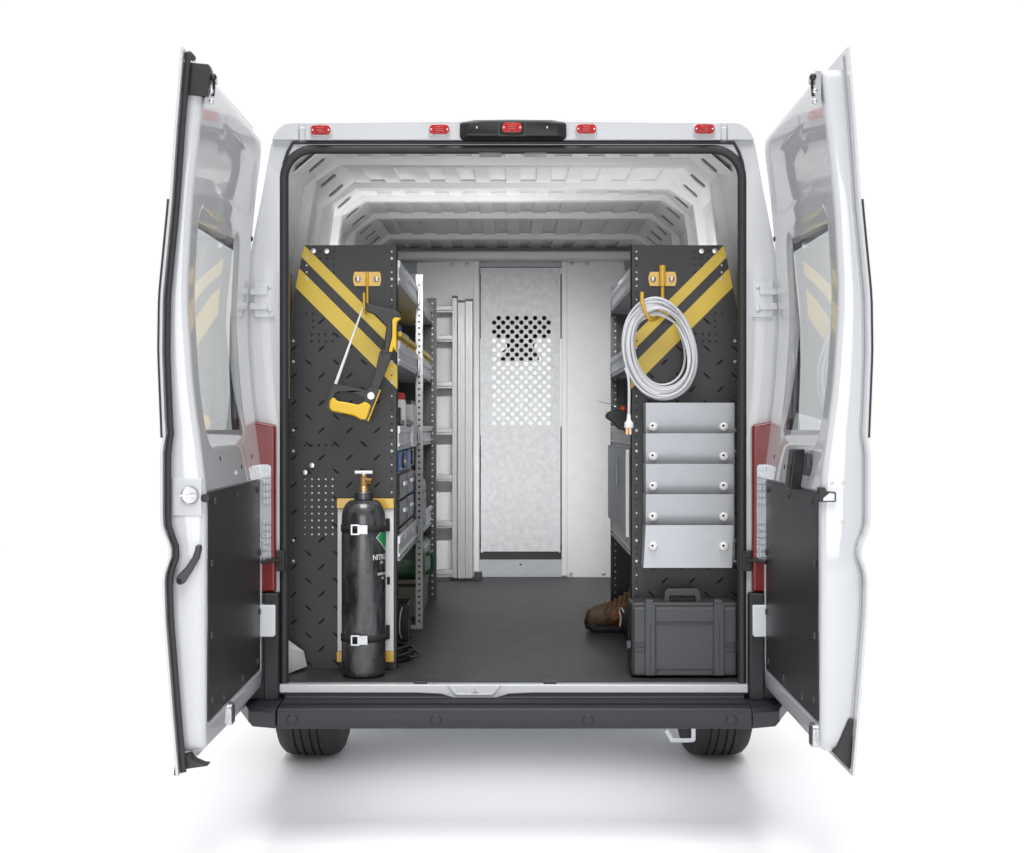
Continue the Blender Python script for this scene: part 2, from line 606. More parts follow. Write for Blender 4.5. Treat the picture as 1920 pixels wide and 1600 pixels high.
BY = [0.535, 1.02, 1.29, 1.786, 2.455]
for y0 in BY:
    bow(y0, 0.07)
# gusset plates with slots on the slanted roof corners
def gusset(y0, y1, nslot):
    for sx in (-1, 1):
        m = MB()
        a = V((0.668, 0, 2.437))
        c = V((0.806, 0, 2.318))
        d = (c - a).normalized()
        L = (c - a).length
        nrm = V((-d.z, 0, d.x))
        if nrm.z > 0:
            nrm = -nrm
        off = nrm * 0.004
        hl = []
        for q in range(nslot):
            yc = y0 + (y1 - y0) * (q + 0.5) / nslot
            rr = min(0.030, (y1 - y0) / nslot * 0.2)
            sl = []
            for i in range(13):
                ang = R(180 * i / 12)
                sl.append((yc + rr * math.cos(ang), L * 0.62 + 0.5 * rr * math.sin(ang)))
            for i in range(13):
                ang = R(180 + 180 * i / 12)
                sl.append((yc + rr * math.cos(ang), L * 0.36 + 0.5 * rr * math.sin(ang)))
            hl.append(sl)
        ol = [(y0, 0.0), (y1, 0.0), (y1, L), (y0, L)]
        tmp = MB()
        tmp.prism(ol, 0, 0.008, 'xy', 0, hl)
        back = MB()
        for tv in (tmp,):
            vs2 = []
            for (yy, tt, hh) in tv.v:
                p = a + d * tt + off - nrm * hh
                vs2.append((sx * p.x, yy, p.z))
            m.add(vs2, tv.f)
        for sl in hl:
            vs2 = []
            for (yy, tt) in sl:
                p = a + d * tt + off - nrm * 0.0085
                vs2.append((sx * p.x, yy, p.z))
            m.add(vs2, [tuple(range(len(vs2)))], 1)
        m.build('gusset_plate', ['inner_paint', 'slot_shadow'], van, bevel=0.002)


gusset(0.30, 0.54, 1)
gusset(0.605, 1.03, 2)
gusset(1.09, 1.30, 1)
gusset(1.36, 1.80, 2)
gusset(1.86, 2.46, 3)
gusset(2.53, 2.88, 3)

# header and front closing sheet of the cargo bay
b = MB()
b.box(-0.80, 0.80, 2.88, 2.99, 2.352, 2.40)
b.build('front_header', 'inner_paint', van, bevel=0.012)

# load floor
b = MB()
b.box(-0.92, 0.92, 0.005, 3.3, 0.50, 0.53)
b.build('cargo_floor', 'floor', van)
for sx in (-1, 1):
    b = MB()
    b.box(sx * 0.78 - 0.13, sx * 0.78 + 0.13, 0.70, 1.5, 0.53, 0.86)
    b.build('wheel_house', 'inner_paint', van, bevel=0.03)
b = MB()
b.box(-0.90, 0.90, 0.05, 5.5, 0.44, 0.495)
b.build('underbody', 'galv_dark', van)
# slanted foot of the pillar at both rear floor corners
for sx in (-1, 1):
    b = MB()
    b.add([(sx * 0.80, 0.06, 0.531), (sx * 0.80, 0.06, 0.64), (sx * 0.80, 0.19, 0.64), (sx * 0.745, 0.19, 0.60), (sx * 0.735, 0.20, 0.545), (sx * 0.80, 0.10, 0.532)],
          [(0, 1, 2), (1, 2, 3), (1, 3, 4, 5), (0, 1, 5)])
    b.build('pillar_foot', 'inner_paint', van)
b = MB()
b.box(-0.815, -0.80, 0.20, 0.26, 1.50, 1.95)
b.build('wall_liner_strip', 'liner', van)

# sill, step and bumper -------------------------------------------------
b = MB()
zt = 0.527
yy = -0.03
sil = pz([(523, 1284), (1403, 1284), (1403, 1301), (985, 1301), (955, 1302), (938, 1306), (921, 1311), (916, 1311)], yy)
pts = pz([(523, 1284), (1403, 1284), (1403, 1300), (1000, 1300), (955, 1302), (930, 1309.5), (850, 1309.5), (826, 1302), (780, 1300), (523, 1300)], yy)
b.prism(pts, yy, 0.03, 'xz')
b.build('sill_plate', 'paint', van, bevel=0.004)
b = MB()
q = lambda pl: pz(pl, yy - 0.002)
b.prism(q([(838, 1285), (843, 1285), (857, 1301), (921, 1301), (936, 1285), (941, 1285), (924, 1304), (854, 1304)]), yy - 0.004, yy + 0.004, 'xz')
b.build('sill_notch', 'paint', van, bevel=0.0015)
b = MB()
for pl in ([(889.5, 1290), (891.5, 1290), (891.5, 1296), (889.5, 1296)], [(889.5, 1296), (891.5, 1296), (898, 1299.5), (896, 1300.2)], [(889.5, 1296), (891.5, 1296), (885, 1300.2), (883, 1299.5)]):
    b.prism(q(pl), yy - 0.0035, yy + 0.001, 'xz')
b.build('pressed_emblem', 'emblem_or_gap_shade', van)
for px in (789, 1031):
    b = MB()
    c = P(px, 1281, -0.005)
    b.box(c.x - 0.022, c.x + 0.022, -0.02, 0.02, 0.526, 0.536)
    b.build('floor_latch', 'black', van, bevel=0.003)

b = MB()
prof = [(-0.152, 0.405), (-0.160, 0.425), (-0.160, 0.462), (-0.154, 0.474), (-0.105, 0.4755), (-0.10, 0.4785), (-0.036, 0.4795), (-0.026, 0.482), (-0.025, 0.509), (0.02, 0.509), (0.02, 0.405)]
b.loft([[(x, y, z) for y, z in prof] for x in (-0.776, 0.785)])
b.build('bumper', 'bumper', van, bevel=0.005)
for sx in (-1, 1):
    m = MB()
    xa, xb, xc = (0.780, 0.862, 0.876)
    off = 0.006 if sx > 0 else 0.0
    pr = [(-0.152, 0.405), (-0.160, 0.425), (-0.160, 0.462), (-0.150, 0.474), (-0.05, 0.478), (0.05, 0.478), (0.05, 0.405)]
    r0 = [(sx * xa + off, y, z) for y, z in pr]
    r1 = [(sx * (xb + (0.014 if 0.41 < z < 0.47 else 0.0)) + off, y + 0.03, z) for y, z in pr]
    r2 = [(sx * (0.95) + off, y + 0.25, z) for y, z in pr]
    m.loft([r0, r1, r2])
    m.build('bumper_corner', 'bumper', van, bevel=0.005)
    # upright black trim beside the sill, white reflector and tail lamp
    m = MB()
    xo = 0.003
    m.box(*sorted((sx * 0.793 + xo, sx * 0.845 + xo)), -0.05, -0.008, 0.474, 0.838)
    m.box(*sorted((sx * 0.793 + xo, sx * 0.93 + xo)), -0.035, -0.006, 0.474, 0.838)
    m.build('corner_trim', 'bumper', van, bevel=0.008)
    m = MB()
    m.prism([(sx * 0.802 + xo, 0.70), (sx * 0.808 + xo, 0.692), (sx * 0.90 + xo, 0.692), (sx * 0.90 + xo, 0.80), (sx * 0.802 + xo, 0.80)], -0.064, -0.03, 'xz')
    m.build('side_reflector', 'reflector', van, bevel=0.006)
    m = MB()
    m.prism([(sx * 0.806 + xo, 0.84), (sx * 0.94 + xo, 0.84), (sx * 0.94 + xo, 1.43), (sx * 0.86 + xo, 1.415), (sx * 0.806 + xo, 1.405)], -0.040, -0.004, 'xz')
    lamp = m.build('tail_light', 'tail_red', van, bevel=0.010)
    m = MB()
    x0, x1 = sorted((sx * 0.819 + xo, sx * 0.93 + xo))
    m.prism(rrect(x0, x1, 0.945, 1.272, 0.012), -0.050, -0.03, 'xz')
    for i in range(14):
        for j in range(3):
            if i in (6, 7):
                continue
            zc = 0.96 + i * 0.0225
            xc2 = sx * (0.822 + j * 0.011) + xo
            m.box(xc2 - 0.004, xc2 + 0.004, -0.055, -0.045, zc, zc + 0.015)
    for q2 in range(60):
        zc = random.uniform(0.952, 1.08)
        xc2 = sx * random.uniform(0.819, 0.87) + xo
        m.sphere((xc2, -0.05, zc), 0.0045, 0, 6)
    m.build('clear_lens', 'clear', lamp, bevel=0.001)
for px, py in ((547, 1350), (817, 1351), (1103, 1351), (1372, 1351)):
    m = MB()
    c = P(px, py, -0.163)
    m.lathe([(0.0185, 0), (0.0185, 0.002), (0.0155, 0.0045), (0.0150, 0.0025), (0.002, 0.0035)], (c.x, -0.1605, c.z), (0, -1, 0), 20)
    m.build('parking_sensor', 'bumper', van)
# step groove
b = MB()
b.box(-0.772, 0.781, -0.1095, -0.101, 0.474, 0.4805)
b.build('step_groove', 'soft_black', van)

# marker lamps ----------------------------------------------------------
def stadium(cx, cz, hw, hh, n=8):
    return rrect(cx - hw, cx + hw, cz - hh, cz + hh, hh * 0.8, n)


def marker(px, py, y, base=True):
    c = P(px, py, y)
    m = MB()
    m.prism(stadium(c.x, c.z, 0.0375, 0.0185), y - 0.006, y + 0.01, 'xz', 0)
    par = m.build('marker_light', 'paint' if base else 'black', van, bevel=0.003)
    m = MB()
    m.prism(stadium(c.x, c.z + 0.001, 0.0335, 0.0158), y - 0.014, y - 0.004, 'xz', 0)
    m.prism(stadium(c.x, c.z + 0.001, 0.0165, 0.0140, 4), y - 0.024, y - 0.012, 'xz', 0)
    for i in range(3):
        m.box(c.x - 0.013, c.x + 0.013, y - 0.026, y - 0.02, c.z - 0.008 + i * 0.0065, c.z - 0.0055 + i * 0.0065)
    for sx in (-1, 1):
        m.sphere((c.x + sx * 0.027, y - 0.014, c.z), 0.0042, 1, 8)
    m.build('lens', ['red', 'clear'], par, bevel=0.0035)


for px, py in ((602, 246), (824, 245), (1099, 244), (1320, 244)):
    marker(px, py, -0.024)
b = MB()
hp = [(862, 232), (869, 229), (890, 225.5), (960, 224.5), (1034, 225.5), (1055, 229), (1062, 232), (1062, 257), (1058, 260.5), (866, 260.5), (862, 257)]
top = pz(hp, -0.04)
cen = P(962, 243, -0.04)
ins = [(cen.x + (x - cen.x) * (0.85 if abs(x - cen.x) > 0.12 else 0.97), cen.z + (z - cen.z) * 0.80) for x, z in top]
b.loft([[(x, 0.05, z) for x, z in top], [(x, -0.04, z) for x, z in top], [(x, -0.060, z) for x, z in ins]])
hs = b.build('camera_housing', 'black', van, bevel=0.004)
b = MB()
fr = pz([(934, 229), (986, 229), (986, 256), (934, 256)], -0.06)
b.prism(fr, -0.066, -0.055, 'xz', 0, [pz([(937, 231), (983, 231), (983, 254), (937, 254)], -0.06)])
b.build('lamp_frame', 'plastic', hs, bevel=0.001)
marker(960, 241.5, -0.062, False)
for px in (894, 1026):
    b = MB()
    c = P(px, 239.5, -0.06)
    b.dome((c.x, -0.0595, c.z), (0, -1, 0), 0.0045, 0.003)
    b.build('housing_screw', 'chrome', hs)
# strikers under the header
for px in (918, 1003):
    c = P(px, 288, 0.03)
    m = MB()
    m.box(c.x - 0.036, c.x + 0.040, -0.005, 0.06, c.z - 0.007, c.z - 0.002)
    m.tube([(c.x - 0.012, 0.0, c.z - 0.002), (c.x - 0.012, 0.0, c.z + 0.006), (c.x + 0.012, 0.0, c.z + 0.006), (c.x + 0.012, 0.0, c.z - 0.002)], 0.003, 6)
    m.box(c.x + 0.022, c.x + 0.036, -0.002, 0.03, c.z - 0.002, c.z + 0.010)
    m.build('latch_striker', 'chrome', van, bevel=0.002)
# body hinges and check straps
for sx in (-1, 1):
    m = MB()
    cx = sx * 0.846 + 0.002
    z0, z1 = 1.4 + 205 / 552, 1.4 + 273 / 552
    zm = (z0 + z1) / 2
    m.prism(rrect(cx - 0.035, cx + 0.035, z0, z1, 0.006), -0.013, 0.0, 'xz')
    for dz in (-0.025, 0.025):
        m.prism(rrect(*sorted((cx - sx * 0.01, cx + sx * 0.05)), zm + dz - 0.011, zm + dz + 0.011, 0.004), -0.019, -0.008, 'xz')
        m.dome((cx - sx * 0.016, -0.013, zm + dz * 1.6), (0, -1, 0), 0.008, 0.004)
    m.build('door_hinge', 'paint', van, bevel=0.003)
    m = MB()
    zc = 1.4 - 252 / 553
    xi = sx * 0.787 + 0.002
    m.box(*sorted((xi - sx * 0.012, xi + sx * 0.02)), -0.03, -0.006, zc - 0.035, zc + 0.035)
    m.tube([(xi, -0.03, zc), (xi + sx * 0.025, -0.045, zc + 0.006), (xi + sx * 0.06, -0.07, zc)], 0.008, 8)
    m.build('check_strap', 'black', van, bevel=0.004)
# tow eye
b = MB()
pts = [P(1250, 1371, 0.25), P(1258, 1384, 0.25), P(1262, 1388, 0.25), P(1297, 1388, 0.25), P(1300, 1383, 0.25), P(1300, 1366, 0.25)]
b.tube(spline(pts, 4), 0.0075, 8)
b.build('tow_eye', 'silver', van)

# wheels ----------------------------------------------------------------
def wheel(xc, yc):
    w, Rr = 0.262, 0.345
    pr = [(-w / 2 + 0.012, 0.225), (-w / 2, 0.245), (-w / 2 - 0.002, 0.29), (-w / 2 + 0.006, 0.315), (-w / 2 + 0.024, 0.334), (-w / 2 + 0.05, 0.343)]
    for gx in (-0.048, -0.018, 0.018, 0.048):
        pr += [(gx - 0.0045, Rr), (gx - 0.0035, Rr - 0.009), (gx + 0.0035, Rr - 0.009), (gx + 0.0045, Rr)]
    pr += [(w / 2 - 0.05, 0.343), (w / 2 - 0.024, 0.334), (w / 2 - 0.006, 0.315), (w / 2 + 0.002, 0.29), (w / 2, 0.245), (w / 2 - 0.012, 0.225)]
    m = MB()
    m.lathe([(r, x) for x, r in pr], (xc, yc, Rr), (1, 0, 0), 64, 0, False)
    for i in range(56):
        a = 2 * math.pi * i / 56
        for s1 in (-1, 1):
            ca, sa = math.cos(a), math.sin(a)
            ca2, sa2 = math.cos(a + 0.03), math.sin(a + 0.03)
            x0, x1 = s1 * 0.066, s1 * 0.118
            r0, r1 = Rr - 0.0005, 0.327
            m.add([(xc + x0, yc + ca * r0, Rr + sa * r0), (xc + x1, yc + ca2 * r1, Rr + sa2 * r1),
                   (xc + x1, yc + math.cos(a + 0.05) * r1, Rr + math.sin(a + 0.05) * r1), (xc + x0, yc + math.cos(a + 0.022) * r0, Rr + math.sin(a + 0.022) * r0)], [(0, 1, 2, 3)], 1)
    e = bpy.data.objects.new('wheel', None)
    tyre = m.build('wheel', ['tyre', 'hole'], van)
    m = MB()
    sgn = 1 if xc > 0 else -1
    m.lathe([(0.228, -0.10), (0.235, 0.0), (0.228, 0.10), (0.20, 0.09), (0.18, 0.05), (0.06, 0.06), (0.05, 0.08), (0.001, 0.08)], (xc, yc, Rr), (sgn, 0, 0), 40)
    m.build('rim', 'rim', tyre)


for sx in (-1, 1):
    wheel(sx * 0.846 + (0.008 if sx > 0 else 0), 1.12)
    wheel(sx * 0.846, 4.72)

# cab seen through the bulkhead holes ------------------------------------
b = MB()
b.box(-0.75, 0.75, 3.95, 4.10, 1.985, 2.40)
b.build('headliner', 'cab', van)
b = MB()
b.prism(pz([(940, 622), (948, 634), (951, 651), (940, 660), (938, 676), (1011, 676), (1010, 665), (1001, 650), (1008, 634), (1018, 622)], 4.05), 4.05, 4.13, 'xz')
b.build('rear_view_mirror', 'cab', van, bevel=0.01)
b = MB()
b.box(-0.80, 0.80, 4.55, 5.0, 0.55, 1.26)
b.build('dashboard', 'cab', van, bevel=0.05)
b = MB()
b.box(-0.85, 0.85, 3.30, 5.0, 0.48, 0.52)
b.build('cab_floor', 'cab', van)
for xs_ in (-0.45, 0.45):
    m = MB()
    m.box(xs_ - 0.24, xs_ + 0.24, 3.5, 4.0, 0.75, 0.92)
    m.box(xs_ - 0.24, xs_ + 0.24, 3.42, 3.55, 0.85, 1.40)
    m.box(xs_ - 0.13, xs_ + 0.13, 3.43, 3.52, 1.42, 1.62)
    m.build('cab_seat', 'cab', van, bevel=0.04)

# ------------------------------------------------------------------ rear doors
XIN = [(0.47, 0.838), (0.9, 0.836), (1.22, 0.836), (1.34, 0.850), (1.5, 0.872), (1.75, 0.889), (2.0, 0.876), (2.2, 0.856), (2.37, 0.834)]
XOUT = [(0.44, 0.906), (0.65, 0.924), (0.88, 0.942), (1.0, 0.946), (1.055, 0.924), (1.075, 0.926), (1.13, 0.950), (1.34, 0.950), (1.365, 0.945), (1.375, 0.938), (1.395, 0.944), (1.6, 0.952), (1.75, 0.950), (2.0, 0.926), (2.2, 0.912), (2.45, 0.892)]


def sd_box(v, z, v0, v1, z0, z1, r):
    cx, cz = (v0 + v1) / 2, (z0 + z1) / 2
    dx, dz = abs(v - cx) - (v1 - v0) / 2 + r, abs(z - cz) - (z1 - z0) / 2 + r
    return math.hypot(max(dx, 0), max(dz, 0)) + min(max(dx, dz), 0) - r


VN = 0.862
ZT, ZB = 2.376, 0.512
TH_D = 0.013


def win_sd(v, z):
    # the window recess leans: its upper edge is level, its lower corners are rounded
    return sd_box(v, z, 0.19, 0.765, 1.335, 2.035, 0.07)


def wdep(v):
    # the pane leans out towards the free edge of the door
    return 0.005 + 0.040 * (v - 0.19) / 0.575


def dep(v, z):
    d = 0.0
    w = win_sd(v, z)
    d += wdep(v) * sstep(0.0, -0.052, w)
    e = sd_box(v, z, 0.08, 0.60, 2.09, 2.29, 0.02)
    d += 0.002 * sstep(0.004, -0.014, e)
    t = sd_box(v, z, 0.040, 0.832, 0.580, 1.224, 0.012)
    d += 0.005 * sstep(0.002, -0.004, t)
    return d


def xin(v, z):
    return smooth_table(XIN, z, 0.06) + 0.012 * (1 - v / VN)


def xout(z):
    return smooth_table(XOUT, z, 0.018)


def make_door(sx, label):
    off = 0.0
    wide = 0.012 if sx > 0 else 0.0
    xout = lambda z: smooth_table(XOUT, z, 0.018) + wide
    X = lambda v, z, x: (sx * x + off, -0.012 - v, z)
    # ---- inner pressing: height field
    vcols = [0, 0.002, 0.006, 0.012, 0.02] + [0.034, 0.0395, 0.042, 0.05, 0.06, 0.07, 0.08, 0.09] + [0.12, 0.15, 0.17] + [0.18 + 0.007 * i for i in range(13)] + \
            [0.29 + 0.04 * i for i in range(10)] + [0.67 + 0.0075 * i for i in range(14)] + [0.785, 0.80, 0.815, 0.828, 0.8315, 0.835, 0.842, 0.850, 0.856, 0.860, VN]
    zrows = [ZB, ZB + 0.002, ZB + 0.006, ZB + 0.012, ZB + 0.02, 0.55, 0.57, 0.578, 0.581, 0.585, 0.62] + [0.66 + 0.045 * i for i in range(12)] + [1.20, 1.218, 1.222, 1.226, 1.24, 1.27, 1.30, 1.32] + \
            [1.33 + 0.006 * i for i in range(14)] + [1.43 + 0.035 * i for i in range(15)] + [1.955 + 0.0065 * i for i in range(14)] + [2.06, 2.08, 2.086, 2.092, 2.10, 2.11, 2.14, 2.17, 2.2, 2.23, 2.26, 2.278, 2.285, 2.291, 2.30, 2.32, 2.34, ZT - 0.02, ZT - 0.012, ZT - 0.006, ZT - 0.002, ZT]
    rc = 0.075

    def v_range(z):
        v0, v1 = 0.0, VN
        for zc, up in ((ZT - rc, 1), (ZB + rc, -1)):
            t = (z - zc) * up
            if t > 0:
                dd = rc - math.sqrt(max(0, rc * rc - t * t))
                v0 = max(v0, dd)
        r2 = 0.03
        for zc, up in ((ZT - r2, 1), (ZB + r2, -1)):
            t = (z - zc) * up
            if t > 0:
                v1 = min(v1, VN - (r2 - math.sqrt(max(0, r2 * r2 - t * t))))
        return v0, v1
    rows = []
    for z in zrows:
        v0, v1 = v_range(z)
        row = []
        ez = min(z - ZB, ZT - z)
        for vc in vcols:
            v = v0 + (v1 - v0) * vc / VN
            ev = min(v - v0, v1 - v)
            e = min(ev, ez)
            rr = 0.02
            rnd = rr - math.sqrt(max(0, rr * rr - (rr - min(e, rr)) ** 2))
            x = xin(v, z) + max(dep(v, z) if e > 0.02 else 0, rnd)
            row.append((v, x))
        rows.append((z, row))
    m = MB()
    nv = len(vcols)
    verts = [X(v, z, x) for z, row in rows for v, x in row]
    faces = []
    for i in range(len(rows) - 1):
        for k in range(nv - 1):
            zc = (rows[i][0] + rows[i + 1][0]) / 2
            vc = (rows[i][1][k][0] + rows[i][1][k + 1][0]) / 2
            if win_sd(vc, zc) < -0.056:
                continue
            faces.append((i * nv + k, i * nv + k + 1, (i + 1) * nv + k + 1, (i + 1) * nv + k))
    m.add(verts, faces)
    # perimeter wall to the outer skin
    per = [(i, 0) for i in range(len(rows))] + [(len(rows) - 1, k) for k in range(1, nv)] + [(i, nv - 1) for i in range(len(rows) - 2, -1, -1)] + [(0, k) for k in range(nv - 2, 0, -1)]
    ring = []
    for i, k in per:
        z, (v, x) = rows[i][0], rows[i][1][k]
        ring.append((v, z, x))
    m.loft([[X(v, z, x) for v, z, x in ring], [X(v, z, x + (xout(z) - 0.012 - x) * 0.5) for v, z, x in ring], [X(v, z, xout(z) - 0.012) for v, z, x in ring]], caps=False)
    door = m.build('rear_door', 'paint', van, smooth=42)
    door['label'] = label
    # ---- outer skin, with flange past the inner pressing
    m = MB()
    zs2 = [0.462 + (2.418 - 0.462) * i / 90 for i in range(91)]
    v_a, v_b = -0.004, 0.905
    win = lambda v, z: 0.06 < v < 0.72 and 1.385 < z < 1.985
    vv = [v_a, 0.03, 0.06, 0.3, 0.45, 0.6, 0.72, 0.80, 0.86, 0.895, v_b]
    A, B = [], []
    for z in zs2:
        A.append([X(v, z, xout(z) - (0.0 if v < 0.9 else 0.003)) for v in vv])
        B.append([X(v, z, xout(z) - 0.010) for v in vv])
    nn = len(vv)
    faces = []
    vs_ = [p for r_ in A for p in r_] + [p for r_ in B for p in r_]
    nA = len(zs2) * nn
    for i in range(len(zs2) - 1):
        for k in range(nn - 1):
            zc, vc = (zs2[i] + zs2[i + 1]) / 2, (vv[k] + vv[k + 1]) / 2
            if win(vc, zc):
                continue
            faces.append((i * nn + k, i * nn + k + 1, (i + 1) * nn + k + 1, (i + 1) * nn + k))
            faces.append((nA + i * nn + k, nA + (i + 1) * nn + k, nA + (i + 1) * nn + k + 1, nA + i * nn + k + 1))
        for k in (0, nn - 1):
            faces.append((i * nn + k, (i + 1) * nn + k, nA + (i + 1) * nn + k, nA + i * nn + k))
    for i in (0, len(zs2) - 1):
        for k in range(nn - 1):
            faces.append((i * nn + k, i * nn + k + 1, nA + i * nn + k + 1, nA + i * nn + k))
    m.add(vs_, faces)
    m.build('outer_skin', 'paint', door, smooth=45)
    # ---- window glass: outer bonded pane, visible as a thin line on the silhouette
    m = MB()
    A = [[X(v, 1.37 + 0.64 * i / 16, xout(1.37 + 0.64 * i / 16) + dx) for v in (0.03, 0.4, 0.72, 0.907)] for dx in (0.0006, 0.005) for i in range(17)]
    fcs = []
    for s0 in (0, 17):
        for i in range(16):
            for k in range(3):
                fcs.append(((s0 + i) * 4 + k, (s0 + i) * 4 + k + 1, (s0 + i + 1) * 4 + k + 1, (s0 + i + 1) * 4 + k))
    for i in range(16):
        for k in (0, 3):
            fcs.append((i * 4 + k, (i + 1) * 4 + k, (17 + i + 1) * 4 + k, (17 + i) * 4 + k))
    m.add([p for r_ in A for p in r_], fcs)
    m.build('window_glass', 'glass', door)
    m = MB()
    vv2 = [0.19 + 0.575 * i / 14 for i in range(15)]
    zz2 = [1.335 + 0.70 * i / 14 for i in range(15)]
    m.add([X(v, z, xin(v, z) + wdep(v) - 0.0025) for z in zz2 for v in vv2], [(i * 15 + k, i * 15 + k + 1, (i + 1) * 15 + k + 1, (i + 1) * 15 + k) for i in range(14) for k in range(14) if win_sd((vv2[k] + vv2[k + 1]) / 2, (zz2[i] + zz2[i + 1]) / 2) < -0.02])
    m.build('inner_pane', 'inner_glass', door)
    # black frit line behind the edge of the pane
    m = MB()
    zz = [1.37 + 0.64 * i / 16 for i in range(17)]
    m.tube([X(0.906, z, xout(z) - 0.0005) for z in zz], 0.0030, 6)
    m.build('window_edge_seal', 'rubber', door)
    # ---- free edge: weather strip on the left, painted gap shade on the right
    m = MB()
    zs3 = [0.468 + (2.405 - 0.468) * i / 70 for i in range(71)]
    if sx < 0:
        pts = [X(0.886, z, xout(z) - 0.0195) for z in zs3]
        pts += [X(v, 2.408, xout(2.408) - 0.0195) for v in (0.875, 0.855, 0.835)]
        m.tube(pts, 0.0085, 8)
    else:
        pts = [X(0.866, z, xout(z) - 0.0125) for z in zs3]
        m.tube(pts, 0.0028, 6)  # thin grey tube stands in for the shade in the door gap
    m.build('weatherstrip_or_gap_shade', 'rubber' if sx < 0 else 'emblem_or_gap_shade', door)
    # ---- black trim panel with screws
    m = MB()
    g0, g1, h0, h1 = 0.050, 0.812, 0.586, 1.218
    xx = lambda v, z: xin(v, z) + 0.0005
    out_ = [(g0, h0), (g1, h0), (g1, h1), (g0, h1)]
    m.add([X(v, z, xx(v, z)) for v, z in out_] + [X(v, z, xx(v, z) + 0.004) for v, z in out_], [(0, 1, 2, 3), (4, 5, 6, 7), (0, 1, 5, 4), (1, 2, 6, 5), (2, 3, 7, 6), (3, 0, 4, 7)])
    tp = m.build('trim_panel', 'trim', door, bevel=0.002)
    for v, z in [(0.10, 1.19), (0.43, 1.19), (0.74, 1.19), (0.07, 0.98), (0.785, 1.02), (0.07, 0.78), (0.785, 0.82), (0.10, 0.62), (0.35, 0.615), (0.62, 0.615), (0.775, 0.64)]:
        m = MB()
        m.dome(X(v, z, xx(v, z)), (-sx, 0, 0), 0.011, 0.005, 10)
        m.build('trim_clip', 'plastic', tp)
    # ---- small fittings on the inner pressing
    for v, z in [(0.63, 1.305), (0.34, 1.272), (0.16, 1.30)]:
        m = MB()
        m.dome(X(v, z, xin(v, z) + 0.001), (-sx, 0, 0), 0.009, 0.002, 10)
        m.build('drain_plug', 'hole', door)
    m = MB()
    m.dome(X(0.022, 2.035, xin(0.02, 2.035) + 0.004), (-sx, 0, 0), 0.011, 0.008, 10)
    m.build('bump_stop', 'rubber', door)
    m = MB()   # upper catch
    zc = 2.325
    m.prism([(-0.012 - VN + 0.004, zc - 0.05), (-0.012 - VN + 0.04, zc - 0.035), (-0.012 - VN + 0.04, zc + 0.03), (-0.012 - VN + 0.004, zc + 0.042)], *sorted((sx * 0.822, sx * 0.838)), 'yz')
    m.cyl((sx * 0.81, -0.85, zc + 0.022), (sx * 0.83, -0.85, zc + 0.022), 0.012)
    m.tube([(sx * 0.816, -0.862, zc + 0.02), (sx * 0.814, -0.866, zc), (sx * 0.818, -0.86, zc - 0.025)], 0.004, 6, m=1)
    m.sphere((sx * 0.816, -0.868, zc + 0.026), 0.010, 1, 10)
    for dz in (-0.012, -0.04):
        m.dome((sx * 0.822, -0.866, zc + dz), (0, -1, 0), 0.008, 0.005, 10, 0)
    m.build('upper_catch', ['zinc', 'black'], door)
    m = MB()   # lower catch
    v, zc = (0.535, 0.550) if sx < 0 else (0.775, 0.545)
    xi = xin(v, zc)
    m.prism(rrect(-0.012 - v - 0.026, -0.012 - v + 0.022, zc - 0.036, zc + 0.030, 0.018), *sorted((sx * (xi - 0.010), sx * (xi + 0.012))), 'yz')
    m.prism(rrect(-0.012 - v - 0.012, -0.012 - v + 0.008, zc - 0.030, zc + 0.022, 0.008), *sorted((sx * (xi - 0.014), sx * (xi - 0.006))), 'yz', 1)
    m.build('lower_catch', ['zinc', 'plastic'], door, bevel=0.003)
    ye = -0.012 - VN
    fp = lambda px, py: P(px, py, ye)
    if sx < 0:
        m = MB()
        hp = [fp(a, b_) for a, b_ in ((345, 121), (352, 118.5), (393, 122), (397, 132), (391, 182), (343, 178))]
        m.prism([(p.x, p.z) for p in hp], ye - 0.012, ye + 0.02, 'xz')
        m.build('edge_cover', 'trim', door, bevel=0.004)
        m = MB()
        a = fp(342, 1087)
        h = [fp(*p) for p in ((334, 1083), (338, 1076), (352, 1062), (364, 1044), (369, 1030), (370, 1021), (380, 1021), (380, 1030), (376, 1046), (366, 1064), (354, 1083), (347, 1094), (339, 1096), (334, 1091))]
        m.prism([(p.x, p.z) for p in h], ye - 0.024, ye - 0.002, 'xz')
        hd = m.build('release_lever', 'plastic', door, bevel=0.006)
        m = MB()
        c = fp(340, 1088)
        m.lathe([(0.007, 0), (0.007, 0.003), (0.004, 0.003)], (c.x, ye - 0.023, c.z), (0, -1, 0), 12)
        m.build('lever_pivot', 'hole', hd)
        m = MB()
        c = fp(357, 929)
        m.prism([(p.x, p.z) for p in (fp(322, 897), fp(379, 897), fp(379, 968), fp(322, 968))], ye - 0.004, ye + 0.01, 'xz')
        lk = m.build('lock_plate', 'paint', door, bevel=0.004)
        m = MB()
        m.lathe([(0.0, 0.0), (0.021, 0.001), (0.024, 0.004), (0.024, 0.0)], (c.x, ye - 0.0045, c.z), (0, -1, 0), 24)
        m.box(c.x - 0.025, c.x + 0.018, ye - 0.016, ye - 0.003, c.z - 0.003, c.z + 0.003)
        m.build('lock_bolt', 'zinc', lk)
        m = MB()
        c = fp(386, 934)
        m.lathe([(0.011, 0), (0.012, 0.008), (0.008, 0.010)], (c.x, ye - 0.002, c.z), (0, -1, 0), 14)
        m.build('edge_buffer', 'rubber', door)
        m = MB()
        h = [fp(*p) for p in ((331, 1420), (356, 1414), (362, 1424), (380, 1432), (392, 1434), (352, 1440), (336, 1452), (328, 1452))]
        m.prism([(p.x, p.z) for p in h], ye - 0.015, ye + 0.03, 'xz')
        m.build('corner_buffer', 'rubber', door, bevel=0.004)
    else:
        m = MB()
